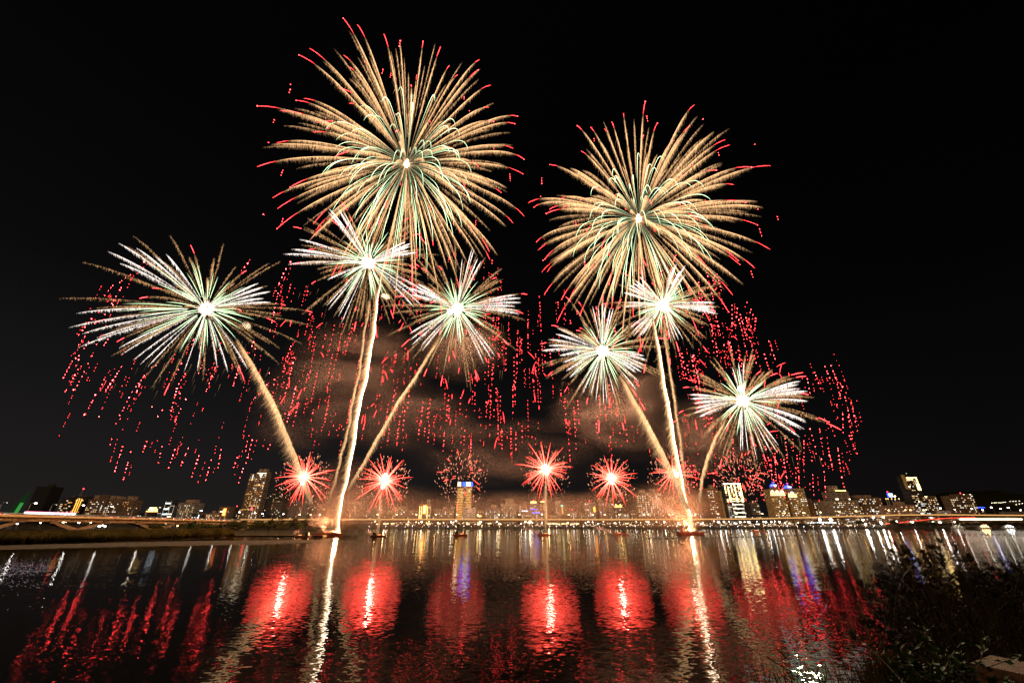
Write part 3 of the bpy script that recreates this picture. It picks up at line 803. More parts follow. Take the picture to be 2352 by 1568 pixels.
building('apartment_block', 'brown block with two rooftop boxes right of the radio mast', 186, 224, 1147, 800, 'brown', 34, (0, 1, 2, 1, 4), boxes=((.12, .42, 7), (.5, .85, 7.5)))
building('apartment_block', 'brown block in the middle of the rooftop box row at left', 225, 260, 1147.5, 806, 'brown', 30, (0, 1, 2), boxes=((.1, .4, 6.5), (.55, .85, 5)))
building('apartment_block', 'brown block with one rooftop box, last of the row at left', 262, 293, 1149, 812, 'brown', 20, (0, 3, 1), boxes=((.3, .7, 7),))
building('low_building', 'low dark building right of the rooftop box row', 293, 322, 1179, 830, 'dark', 9, (1, 4, 2))
b = building('temple', 'small golden lit tiered temple roof beside the bridge lamp', 328, 350, 1176, 790, 'brown', 2, (3,))
for k, (a, z0, z1) in enumerate(((.05, 0, 1.4), (.2, 2.2, 4.6), (.3, 5, 7.4))):
    MB().box(b.x0 + b.w*a, b.x1 - b.w*a, 790 + k, 800 - k, b.z1 + 1 + z0, b.z1 + 1 + z1).build('lit_tier', E_gold, b.t)
    MB().box(b.x0 + b.w*a - 1, b.x1 - b.w*a + 1, 789.5 + k, 800.5 - k, b.z1 + 1 + z1, b.z1 + 1 + z1 + .6).build('eave', M_roof, b.t)
# grey letter sign on a low building
b = building('sign_building', 'low dark building carrying grey letter shapes on its front', 336, 358, 1180, 770, 'black', 0)
M_let = emit('letter_light', (.6, .6, .6), .12)
def letters(bb, name, mat, fx, fz, ht, strokes, out=.4):
    """strokes: per letter a list of (x0, z0, x1, z1) bars in letter units"""
    x = bb.x0 + bb.w*fx; z = GB + (bb.z1 - GB)*fz
    for L in strokes:
        mb = MB()
        for (a, b_, c, d_) in L: mb.box(x + a*ht, x + c*ht, bb.Y - out, bb.Y - out + .3, z + b_*ht, z + d_*ht)
        mb.build(name, mat, bb.t); x += ht * .95
LET = dict(m=[(0,0,.14,1),(.33,0,.47,1),(.66,0,.8,1),(0,.86,.8,1)], o=[(0,0,.14,1),(.56,0,.7,1),(.14,0,.56,.14),(.14,.86,.56,1)], v=[(0,.2,.14,1),(.56,.2,.7,1),(.2,0,.5,.2)],
           r=[(0,0,.14,1),(.14,.86,.6,1)], c=[(0,0,.14,1),(.14,0,.6,.14),(.14,.86,.6,1)], i=[(0,0,.14,.75),(0,.86,.14,1)])
letters(b, 'sign_letter', M_let, .08, .48, 4.2, [LET[q] for q in 'movrc'])
b = building('stepped_office', 'stepped dark office with white lit floors near the centre left', 356, 391, 1160, 780, 'glass', 10, (1, 4, 2))
MB().box(b.x0 + b.w*.35, b.x0 + b.w*.72, 780, 800, b.z1 + 1, b.z1 + 9).build('upper_block', FAC['glass'], b.t)
for k, f in enumerate((.3, .55, .8, 1.08)): fbox(b, 'lit_floor', E_cool, .36, .68, f, f + .045)
for k, f in enumerate((.1, .2, .32, .44, .56)): fbox(b, 'lit_floor', E_cream, .76 - k*.005, .98, f, f + .035)
for fx in (.35, .72): fbox(b, 'frame_strip', emit('pale_strip', (1, .85, .7), .5), fx, fx + .02, .1, 1.2)
fbox(b, 'frame_strip', emit('pale_strip', (1, .85, .7), .5), .98, 1.0, .1, 1.0); fbox(b, 'frame_strip', emit('pale_strip', (1, .85, .7), .5), .74, .98, .96, .99)
b = building('curved_apartment', 'pale gridded apartment block with a dark flat cap', 398, 438, 1155, 790, 'grey', 40, (0, 1, 1, 3), boxes=((.3, .8, 5),), win=(1.6, 1.4))
for k in range(7): fbox(b, 'pale_rib', emit('faint_rib', (.8, .7, .62), .10), .04 + k*.15, .055 + k*.15, .05, .95)
b = building('shop_building', 'low building with a cool white angled frame right of the gridded block', 437, 456, 1181, 770, 'black', 7, (4, 2))
fbox(b, 'frame_strip', E_cool, .88, .93, .2, .98); fbox(b, 'frame_strip', E_cool, .3, .6, .3, .36)
building('low_building', 'low brown housing row with a red tiled stair head', 456, 500, 1180, 800, 'pink', 14, (0, 1, 3), boxes=((.5, .65, 5),))
b = building('orange_sign_building', 'dark block with a glowing orange vertical sign', 497, 522, 1164, 800, 'brown', 8, (0, 3))
fbox(b, 'vertical_sign', emit('orange_panel', (1, .34, .05), 4, True), .42, .68, .55, .93)
for k in range(4): fbox(b, 'sign_bar', E_red, .4, .7, .6 + k*.09, .615 + k*.09, .45)
b = building('apartment_block', 'dark low block with a red roof beacon left of the tall brown tower', 522, 549, 1167, 815, 'dark', 9, (0, 1)); beacon(b, .45, 4)
# tall tower
b = building('residential_tower', 'tallest brown tower at left, its crown lit white and gold', 563, 588, 1084, 790, 'brown', 62, (0, 1, 2, 3, 3, 1), boxes=((.1, .35, 5), (.5, .8, 5)), win=(2.0, 1.6))
sx0, sx1 = at(548, 1192, 796)[0], b.x0
MB().box(sx0, sx1 - .3, 796, 812, 2, b.z1 - 2).build('left_wing', FAC['brown'], b.t)
for f0 in (0.02, .33, .66, .97): fbox(b, 'pier_strip', E_brown, f0, f0 + .025, .05, .98)
fbox(b, 'crown_light', E_win[5], .38, .56, .93, .965); fbox(b, 'crown_light', E_cream, .1, .95, .975, .985)
for k in range(4): add_window(b.t, sx0 + 3 + k*3.4, 795.9, b.z1 - 9, 1.5, 11 if k in (1, 3) else .5, 2)
fbox(b, 'sky_floor', E_goldd, .04, .98, .74, .75); fbox(b, 'sky_floor', E_goldd, .04, .98, .36, .37); fbox(b, 'red_sign', E_red, .3, .42, .29, .335)
for k in range(24): add_window(b.t, sx0 + 2 + 3.4 * random.randrange(5), 795.9, 12 + 3.3 * random.randrange(int((b.z1 - 20) / 3.3)), 1.8, 1.5, random.choice((0, 1, 3, 3)))
for k in range(3): MB().box(sx0 + 1, sx1 - 2, 795.6, 795.9, 30 + k*26, 30.6 + k*26).build('sky_floor', E_goldd, b.t)
b = building('office_block', 'black glass office with a pale roof edge right of the tallest brown tower', 589, 606, 1142, 830, 'glass', 8, (1, 4)); fbox(b, 'roof_edge', E_brown, 0, 1, .975, .998)
b = building('construction_tower', 'dim dark tower with faint rows of light behind the left red burst', 607, 643, 1124, 850, 'dark', 34, (0, 3, 2, 1), win=(1.4, 1.1))
for k in range(8): fbox(b, 'faint_row', E_brown, .25, .95, .3 + k*.05, .304 + k*.05)
for i, (x0, x1, yt, Yb, wl, n_, lb) in enumerate([(645, 668, 1160, 900, 'grey', 6, 'faint grey block in the smoke just right of the dim dark tower'), (672, 706, 1152, 920, 'grey', 10, 'smoky block with stepped lights left of the loaded barge'),
        (712, 742, 1158, 900, 'tan', 6, 'smoke hidden block directly above the smoking barge deck'), (748, 790, 1165, 940, 'tan', 5, 'smoke hidden low block behind the left white comet'), (800, 836, 1150, 930, 'grey', 18, 'hazy block with scattered windows right of the white comet'),
        (838, 866, 1160, 900, 'grey', 10, 'hazy block left of the brown smoke stem of the second red burst'), (868, 898, 1164, 920, 'tan', 8, 'hazy block behind the smoke stem of the second red burst')]):
    building('hazy_block', lb, x0, x1, yt, Yb, wl, n_, (0, 1, 1))
# -- middle
building('apartment_block', 'tan block left of the building with three orange windows', 899, 933, 1163, 820, 'tan', 16, (0, 1, 2))
building('apartment_block', 'wide low tan block touching the building with three orange windows', 934, 959, 1171, 800, 'rows', 7, (2, 0))
b = building('orange_window_building', 'narrow block with three glowing orange windows and four light columns', 961, 987, 1158, 790, 'tan', 8, (2, 1), boxes=((.58, .92, 8),))
for fx in (.02, .2, .72, .97): fbox(b, 'light_column', E_gold if fx < .9 else E_goldd, fx, fx + .035, .05, .92)
fbox(b, 'orange_panel', E_orange, .34, .64, .56, .96, .3)
for k in range(3): fbox(b, 'orange_window', emit('orange_window', (1, .55, .15), 9, True), .38, .56, .62 + k*.115, .69 + k*.115, .55)
building('apartment_block', 'dim tower behind the wide tan block left of the blue crowned tower', 1016, 1044, 1153, 900, 'dark', 12, (1, 0), boxes=((.1, .9, 2),))
building('apartment_block', 'wide tan block with dark window rows left of the blue crowned tower', 993, 1042, 1169, 815, 'tan', 13, (1, 2, 0))
b = building('blue_crown_tower', 'tall tower with gold floor rows and a blue and white lit crown', 1046, 1082, 1117, 805, 'tan', 20, (1, 2, 0))
for k in range(19): fbox(b, 'gold_row', emit('gold_row', (1, .5, .08), 2.2, True), .05, .42, .16 + k*.043, .168 + k*.043); 
for k in range(14): fbox(b, 'gold_row', emit('gold_row', (1, .5, .08), 2.2, True), .62, .92, .38 + k*.043, .388 + k*.043)
for k, (f0, f1, m_) in enumerate(((.04, .22, E_cream), (.24, .34, M_roof), (.36, .46, E_blue), (.5, .58, E_blue), (.6, .72, E_bluew), (.78, .86, E_bluew), (.88, .98, E_blue))):
    MB().box(b.x0 + b.w*f0, b.x0 + b.w*f1, 804.8, 822, b.z1 + 1, b.z1 + 8.2).build('crown_panel', m_, b.t)
MB().box(b.x0, b.x1, 804.5, 823, b.z1 + 8.2, b.z1 + 9).build('crown_roof', M_roof, b.t)
building('apartment_block', 'grey gridded block at the foot of the blue crowned tower', 1064, 1093, 1166, 790, 'white', 6, (1,))
b = building('apartment_block', 'hazy block with bright amber stairs right of the blue crowned tower', 1095, 1112, 1172, 820, 'tan', 4, (0,), ledge=False)
for k in range(2): fbox(b, 'amber_stair', E_gold, .1, .6, .25 + k*.35, .33 + k*.35)
building('apartment_block', 'classical block with one roof box and dark bays', 1114, 1149, 1168, 800, 'grey', 22, (0, 1, 2), boxes=((.35, .75, 6),))
b = building('apartment_block', 'classical block with a columned front and a big roof box', 1151, 1186, 1158, 795, 'tan', 22, (0, 1, 2), boxes=((.28, .82, 9),))
for k in range(6): fbox(b, 'column', FAC['white'], .04 + k*.18, .075 + k*.18, .05, .93)
MB().box(b.x0 - 1, b.x1 + 1, 794, 796, b.z1 - 2, b.z1 + .9).build('cornice', pbr('cornice_stone', (.4, .3, .22), .8, .1), b.t)
building('apartment_block', 'pinkish hazy block between the columned block and the blue banded tower', 1187, 1212, 1159, 860, 'pink', 12, (0, 1), boxes=((.6, .9, 4),))
b = building('blue_band_tower', 'tower with an orange roof lantern and blue light bands', 1217, 1236, 1156, 815, 'grey', 15, (0, 4, 1))
MB().box(b.x0 + b.w*.15, b.x1 - b.w*.15, 817, 827, b.z1 + 1, b.z1 + 4).build('lantern', E_gold, b.t); beacon(b, .5, 6)
fbox(b, 'blue_band', E_bluew, .15, .55, .66, .69); fbox(b, 'blue_band', E_blue, .1, .9, .72, .75)
b = building('blue_band_building', 'low wide block with white and blue light bands at its top', 1198, 1240, 1171, 800, 'grey', 14, (0, 1, 4)); fbox(b, 'white_band', E_cool, .02, .35, .93, .97); fbox(b, 'blue_band', E_blue, .6, 1.0, .8, .86)
b = building('gold_edge_tower', 'slim tower with a golden lit right edge beside a brown smoke stem', 1241, 1257, 1154, 805, 'brown', 12, (0, 1, 4))
for k in range(16): fbox(b, 'gold_balcony', E_gold, .72, .98, .12 + k*.048, .14 + k*.048)
MB().box(b.x0 + b.w*.15, b.x1 - b.w*.2, 807, 815, b.z1 + 1, b.z1 + 3).build('lantern', E_gold, b.t); beacon(b, .5, 6)
building('low_building', 'long low tan hall just above the viaduct at the centre', 1262, 1290, 1184, 780, 'tan', 0, cat='hall')
b = building('apartment_tower', 'slim grey tower with an open lit roof frame at the centre', 1277, 1289, 1150, 840, 'grey', 10, (1, 0)); fbox(b, 'roof_frame', emit('pale_strip', (1, .85, .7), .5), 0, 1, .97, .985)
b = building('green_sign_tower', 'dim tower carrying a small green sign at the centre', 1290, 1302, 1158, 850, 'dark', 6, (0, 3)); fbox(b, 'green_sign', E_green, .05, .35, .9, .97); fbox(b, 'amber_strip', E_goldd, .1, .35, .55, .86)
b = building('low_building', 'small lit block under a red beacon at the centre', 1310, 1326, 1175, 830, 'grey', 8, (1, 2)); beacon(b, .35, 4)
building('low_building', 'low hazy block left of the red beacon tower', 1327, 1344, 1178, 850, 'tan', 6, (0, 1))
b = building('apartment_tower', 'grey tower with an orange sign on its right side and a red beacon', 1345, 1370, 1154, 810, 'grey', 12, (1, 2, 0)); beacon(b, .5, 3); fbox(b, 'orange_sign', E_orange, .8, .97, .6, .82); fbox(b, 'roof_edge', E_brown, 0, .72, .965, .98)
building('stepped_tower', 'slim pink tower left of the stepped pink slab', 1378, 1392, 1149, 820, 'pink', 4, (4,), boxes=((0, .55, 4),))
building('stepped_slab', 'pink slab block with a taller right end', 1393, 1412, 1154, 815, 'rows', 4, (2,), boxes=((.62, 1.0, 7),))
b = building('lit_crown_block', 'dark block with a jagged amber lit crown', 1414, 1434, 1166, 800, 'dark', 10, (1, 2, 4))
for k in range(7): MB().box(b.x0 + b.w*(.04 + k*.13), b.x0 + b.w*(.12 + k*.13), 800, 803, b.z1 + 1, b.z1 + 3 + 2.4 * ((k * 3) % 4) / 2).build('crown_light', E_gold if k % 2 else emit('amber_sign', (1, .42, .05), 2.6, True), b.t)
building('low_building', 'small white box building right of the amber crowned block', 1428, 1446, 1180, 790, 'white', 3, (2,))
building('apartment_block', 'hazy low block with a column of lit windows', 1450, 1470, 1173, 840, 'tan', 12, (1, 1, 0))
building('apartment_tower', 'left half of the hazy twin tower pair, lit along its top floors', 1468, 1491, 1134, 800, 'tan', 34, (0, 1, 1, 2), boxes=((.35, 1.0, 7),), zone=(.25, 1))
building('apartment_tower', 'right and wider half of the hazy twin tower pair', 1492, 1527, 1131, 802, 'tan', 46, (0, 1, 1, 2), boxes=((.35, .7, 7),), zone=(.2, 1))
building('apartment_block', 'dark block with scattered windows right of the hazy twin towers', 1528, 1549, 1163, 800, 'brown', 18, (0, 1, 2))
building('apartment_tower', 'hazy tower behind the left side of the right comet tail', 1534, 1556, 1141, 870, 'tan', 14, (1, 0))
b = building('gabled_tower', 'hazy tower with a pointed gable behind the right comet tail', 1572, 1590, 1146, 870, 'tan', 10, (0, 1))
MB().add([(b.x0,870,b.z1+1),(b.x1,870,b.z1+1),(b.x1,885,b.z1+1),(b.x0,885,b.z1+1),((b.x0+b.x1)/2,877,b.z1+9)],[(0,1,4),(1,2,4),(2,3,4),(3,0,4),(0,3,2,1)]).build('gable_roof', M_roof, b.t)
building('apartment_block', 'hazy low block at the foot of the right comet', 1555, 1586, 1170, 830, 'grey', 14, (0, 1, 2))
building('apartment_block', 'brown block with dark balconies right of the right comet', 1590, 1622, 1160, 820, 'brown', 18, (1, 2, 4), boxes=((.3, .5, 4),))
building('low_building', 'plain tan blank sided block below the brick tower', 1622, 1640, 1162, 800, 'tan', 0)
b = building('brick_tower', 'red brick tower with an open roof frame beside the gold lit tower', 1636, 1661, 1122, 770, 'brick', 30, (1, 2, 0, 2), boxes=((.45, .8, 6),))
MB().box(b.x0 - 5, b.x0 - .3, 776, 792, 2, b.z1 - 4).build('left_wing', FAC['brown'], b.t); MB().box(b.x1 + .3, b.x1 + 8.5, 774, 794, 2, b.z1 - 3).build('right_wing', FAC['gold'], b.t)
# gold lit tower
b = building('gold_lit_tower', 'dark glass tower outlined by bright gold strips and white floor bands', 1678, 1718, 1110, 765, 'glass', 52, (1, 2, 4, 1, 0), boxes=(), win=(2.2, 1.6))
E_gold2 = emit('bright_gold_strip', (1.0, .66, .22), 6.5, True)
fbox(b, 'roof_strip', emit('roof_strip', (1, .8, .45), 10, True), -.02, 1.0, .99, 1.005, .6)
for f0, z0, z1 in ((.03,.84,.95),(.03,.76,.82),(.03,.56,.62),(.2,.56,.93),(.4,.78,.97),(.45,.70,.76),(.6,.56,.98),(.82,.86,.97),(.84,.68,.8),(.86,.56,.64),(.94,.56,.97)):
    fbox(b, 'gold_panel', E_gold2, f0, f0 + .055, z0, z1, .5)
fbox(b, 'gold_band', E_gold2, .15, .75, .625, .64, .55)
for k in range(6): fbox(b, 'white_band', E_cream, .28, .9, .02 + k*.095, .034 + k*.095, .5)
fbox(b, 'gold_band', E_gold2, .2, .82, .575, .588, .5)
for fx in (.27, .9): fbox(b, 'frame_strip', emit('pale_strip', (1, .85, .7), .5), fx, fx + .02, .0, .56, .45)
for k in range(4): fbox(b, 'frame_strip', emit('pale_strip', (1, .85, .7), .5), .0, .12, .1 + k*.12, .11 + k*.12)
for fx in (.0, .12): fbox(b, 'frame_strip', emit('pale_strip', (1, .85, .7), .5), fx, fx + .015, .0, .5)
MB().box(b.x1 + .3, b.x1 + 9, 770, 790, 2, b.z1 - 6).build('dark_wing', FAC['dark'], b.t)
building('apartment_block', 'small grey block with an open roof frame left of the domed towers', 1730, 1751, 1158, 800, 'grey', 9, (1, 2), boxes=((.25, .75, 5),))
b = building('low_building', 'low dark rooftops with small signs left of the blue domed tower', 1722, 1784, 1183, 790, 'dark', 14, (1, 0, 2)); fbox(b, 'blue_sign', E_blue, .8, .9, .7, .85)
def domed(label, x0, x1, yt, Y, ydome, arches, fw):
    b = building('domed_tower', label, x0, x1, yt, Y, 'gold', 40, (1, 2, 2, 0), win=(2.0, 1.5))
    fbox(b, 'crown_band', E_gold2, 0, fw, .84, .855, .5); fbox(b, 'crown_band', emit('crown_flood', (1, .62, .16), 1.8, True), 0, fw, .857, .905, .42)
    fbox(b, 'crown_band', E_cream, 0, fw, .907, .915, .5)
    for k in range(arches):
        cx = b.x0 + b.w*fw*((k + .5) / arches); z = GB + (b.z1 - GB)*.925
        mb = MB()
        for q in range(8):
            a0, a1 = math.pi*q/8, math.pi*(q+1)/8; r = b.w*.085
            mb.beam((cx + r*math.cos(a0), Y - .5, z + r*1.25*math.sin(a0)), (cx + r*math.cos(a1), Y - .5, z + r*1.25*math.sin(a1)), .8, .9)
        mb.build('lit_arch', E_cream, b.t)
    cx = b.x0 + b.w*fw*.55
    MB().box(cx - b.w*.17, cx + b.w*.17, Y + 4, Y + 14, b.z1 + 1, b.z1 + 6).build('roof_box', pbr('roof_box_wall', (.3, .2, .14), .85, .15, .3), b.t)
    MB().dome((cx, Y + 9, b.z1 + 6), b.w*.21, 6, 5.0, 14, 5).beam((cx, Y + 9, b.z1 + 10.5), (cx, Y + 9, b.z1 + 15), .5, .5).build('dome', E_blue, b.t)
    MB().box(cx - b.w*.1, cx + b.w*.1, Y + 2.6, Y + 2.9, b.z1 + 6.6, b.z1 + 8.6).build('dome_light', E_bluew, b.t)
    return b
domed('left domed tower, ochre with three lit arches and a blue dome', 1784, 1818, 1124, 760, 1111, 3, 1.0)
b = domed('right domed tower, ochre with one lit arch and a smaller blue dome', 1825, 1866, 1128, 765, 1116, 1, .48)
MB().box(b.x0 + b.w*.5, b.x1, 764.2, 780, b.z1 + 1, b.z1 + 5).build('upper_wing', FAC['gold'], b.t)
building('brick_slab', 'narrow red brown brick slab right of the domed towers', 1867, 1877, 1146, 790, 'brick', 0)
building('apartment_block', 'dim brown block right of the narrow brick slab', 1878, 1896, 1150, 800, 'brown', 16, (2, 1, 4))
b = building('apartment_block', 'white walled low block with a lit roof bar and a lamp', 1897, 1921, 1157, 790, 'white', 8, (2, 4, 1), boxes=((.1, .6, 4),)); fbox(b, 'roof_bar', E_gold, .05, .45, 1.0, 1.02)
b = building('stepped_complex', 'wide tiered apartment complex with a gold roof bar', 1922, 1984, 1149, 760, 'tan', 48, (0, 1, 2, 4, 1))
MB().box(b.x0 + b.w*.18, b.x0 + b.w*.8, 763, 790, b.z1 + 1, b.z1 + 16).build('upper_block', FAC['rows'], b.t)
MB().box(b.x0 + b.w*.3, b.x0 + b.w*.5, 766, 780, b.z1 + 16, b.z1 + 25).build('roof_box', FAC['tan'], b.t)
MB().box(b.x0 + b.w*.32, b.x0 + b.w*.72, 762.4, 762.8, b.z1 + 16.2, b.z1 + 17).build('roof_bar', E_gold2, b.t)
for fx in (.24, .3, .74): MB().box(b.x0 + b.w*fx, b.x0 + b.w*fx + 1.8, 762.3, 762.7, b.z1 + 1.6, b.z1 + 3.2).build('roof_lamp', E_win[5], b.t)
building('apartment_block', 'wide dark apartment block with two roof boxes and mixed windows', 1985, 2040, 1143, 775, 'brown', 56, (0, 1, 2, 2, 4, 1), boxes=((.05, .32, 4), (.45, .75, 4)))
b = building('blue_sign_tower', 'black frame tower with a blue and white roof sign', 2050, 2084, 1143, 800, 'black', 4, (2,))
for k, fx in enumerate((.03, .17, .42, .66, .92)):
    fbox(b, 'lit_rib', E_brown, fx, fx + .02, .35, .97); fbox(b, 'rib_lamp', E_gold, fx - .01, fx + .035, .955, .985, .5)
MB().box(b.x0 + b.w*.3, b.x0 + b.w*.62, 801, 802, b.z1 + 1.5, b.z1 + 8.5).build('sign_board', E_blue, b.t)
strokes = [[(0,.55,.5,1),(.1,0,.55,.4)], [(0,0,.5,.45),(.05,.6,.3,1),(.42,.5,.6,1)]]
x = b.x0 + b.w*.37
for L in strokes:
    mb = MB()
    for (a, c0, c1, d1) in L: mb.box(x + a*5.5, x + c1*5.5, 800.6, 800.95, b.z1 + 2.2 + c0*5.5, b.z1 + 2.2 + d1*5.5)
    mb.build('sign_character', emit('sign_white', (.8, .9, 1), 5), b.t); x += 4
beacon(b, .42, 11); MB().dome((b.x0 + b.w*.8, 802, b.z1 + 3), 1.6, 1, .9, 8, 3, True).build('roof_lamp', emit('roof_flood', (1, .7, .3), 30, True), b.t)
b = building('low_building', 'low pinkish block in front of the blue sign tower', 2040, 2078, 1162, 762, 'pink', 22, (0, 1, 3, 2)); 
b = building('low_building', 'low pinkish block with a lit roof box left of the gold crowned tower', 2079, 2116, 1160, 758, 'pink', 24, (0, 1, 3, 2), boxes=((.15, .5, 5),))
b = building('gold_crown_tower', 'tall dark tower with a glowing gold crown at right', 2115, 2143, 1094, 790, 'dark', 66, (1, 2, 1, 5, 4, 0, 3), win=(2.4, 1.4))
fbox(b, 'crown_band', E_gold2, .1, .97, .965, .985, .6); fbox(b, 'crown_band', E_gold2, .1, .6, .925, .94, .6)
MB().box(b.x0 - 3.2, b.x0 - .3, 789, 793, b.z1 - 22, b.z1 + 3).build('crown_fin', pbr('lit_fin', (.5, .34, .12), .7, .1), b.t)
fbox(b, 'crown_edge', E_gold, .88, .97, .86, .96, .6)
MB().box(b.x1 - 6, b.x1 - .5, 789.3, 789.7, b.z1 - 24, b.z1 - 13).build('side_panel', E_gold2, b.t)
fbox(b, 'lit_panel', E_cream, .82, .98, .08, .2); beacon(b, .4, 6, emit('roof_dim', (.6, .9, .4), 1.0))
b = building('apartment_tower', 'dark stepped tower joined to the right of the gold crowned tower', 2144, 2171, 1139, 800, 'brown', 34, (0, 1, 1, 2)); fbox(b, 'roof_lamp', emit('roof_flood', (1, .7, .3), 30, True), .05, .2, .985, 1.0)
building('low_building', 'small white hut above the viaduct between two dark towers', 2175, 2192, 1173, 770, 'white', 1, (2,))
building('low_building', 'low dark sheds left of the far right towers', 2188, 2204, 1177, 800, 'dark', 4, (3, 1))
building('apartment_tower', 'left tower of the dark pair at far right', 2201, 2226, 1139, 790, 'brown', 24, (1, 0, 2, 1), zone=(0, .95))
b = building('apartment_tower', 'right tower of the dark pair at far right, with lit roof lamps', 2228, 2258, 1134.5, 792, 'brown', 34, (1, 0, 2, 1)); beacon(b, .25, 2); fbox(b, 'roof_lamp', E_cream, .3, .38, .985, 1.0); fbox(b, 'roof_lamp', E_cream, .8, .88, .985, 1.0)
b = building('low_building', 'small tower topped by a flat blue light at far right', 2262, 2274, 1168, 800, 'dark', 3, (3, 1)); MB().dome((b.x0 + b.w/2, 803, b.z1 + 2), 8, 4, 1.2, 12, 3).build('blue_cap', E_blue, b.t)
building('low_building', 'pale grey slab at the right edge behind the train', 2330, 2362, 1176, 800, 'grey', 0)

# ------------------------------------------------------------------ fireworks
GOLD = emit('gold_sparks', (1.0, .55, .245), 1.0, heat=True)
GOLD_D = emit('gold_hair', (1.0, .53, .22), 1.0, heat=True)
GREEN = emit('green_star', (.70, 1.0, .55), 1.0, heat=True)
WHITE = emit('white_star', (1.0, .85, .75), 1.0, heat=True)
REDB = emit('red_burst_star', (1.0, .055, .035), 1.0, heat=True)
REDM = emit('red_star', (1.0, .032, .034), 1.0, heat=True)
CORE = emit('burst_core', (1.0, .80, .52), 26)
CORE_R = emit('burst_core_red', (1.0, .55, .42), 70)
COMET = emit('comet_core', (1.0, .80, .56), 1.0, heat=True)
PINKSP = emit('pink_sparks', (1.0, .36, .20), 1.0, heat=True)
def star_path(c, d, R, k, drop, s):
    s = np.asarray(s); f = (1 - np.exp(-k * s)) / (1 - math.exp(-k))
    return c + d * R * f[:, None] - np.array([0, 0, 1.0]) * (drop * R * s ** 2)[:, None]
def path_at(P, t):
    t = np.clip(t, 0, 1) * (len(P) - 1); i = np.minimum(t.astype(int), len(P) - 2); f = (t - i)[:, None]
    return P[i] * (1 - f) + P[i + 1] * f
def feather(P, prof, n, hair, wd, k, drift=(0, 0, -1), spread=.25, base=.1, back=.15, t0=0.0):
    """a star's tail: a thin bright line and many short spark hairs that hang from it"""
    t = t0 + (1 - t0) * rng.random(n); h = np.interp(t, *zip(*prof)); A = path_at(P, t) + rng.normal(0, base, (n, 3))
    T = np.gradient(P, axis=0); T /= np.linalg.norm(T, axis=1, keepdims=True) + 1e-9
    D = np.array(drift)[None] - path_at(T, t) * back + rng.normal(0, spread, (n, 3)) * .5
    L = hair * rng.uniform(.25, 1.0, n) * (.45 + .75 * np.sin(np.pi * np.clip(t, 0, 1)) )
    keep = h > .02
    V, F = needles(A[keep], (A + D * L[:, None])[keep], wd)
    return V, F, np.repeat(h[keep] * rng.uniform(.15, 1.7, keep.sum()) * k, 4)
def line(P, rad, heat, n=4):
    V, F = tube(P, rad, n); return V, quads2tris(F), np.repeat(np.broadcast_to(np.asarray(heat, float), (len(P),)), n)
def vmesh(name, parts, mat, parent):
    V, F, h = join(parts); return mesh(name, V, F, mat, parent, heat=h)
def view_dir(c, ang, depth=0.0):
    r = c - EYE; r /= np.linalg.norm(r); X = np.array([1.0, 0, 0]); X -= r * X.dot(r); X /= np.linalg.norm(X)
    U = np.cross(X, r); a = math.radians(ang)
    d = X * math.cos(a) + U * math.sin(a) + r * depth; return d / np.linalg.norm(d)

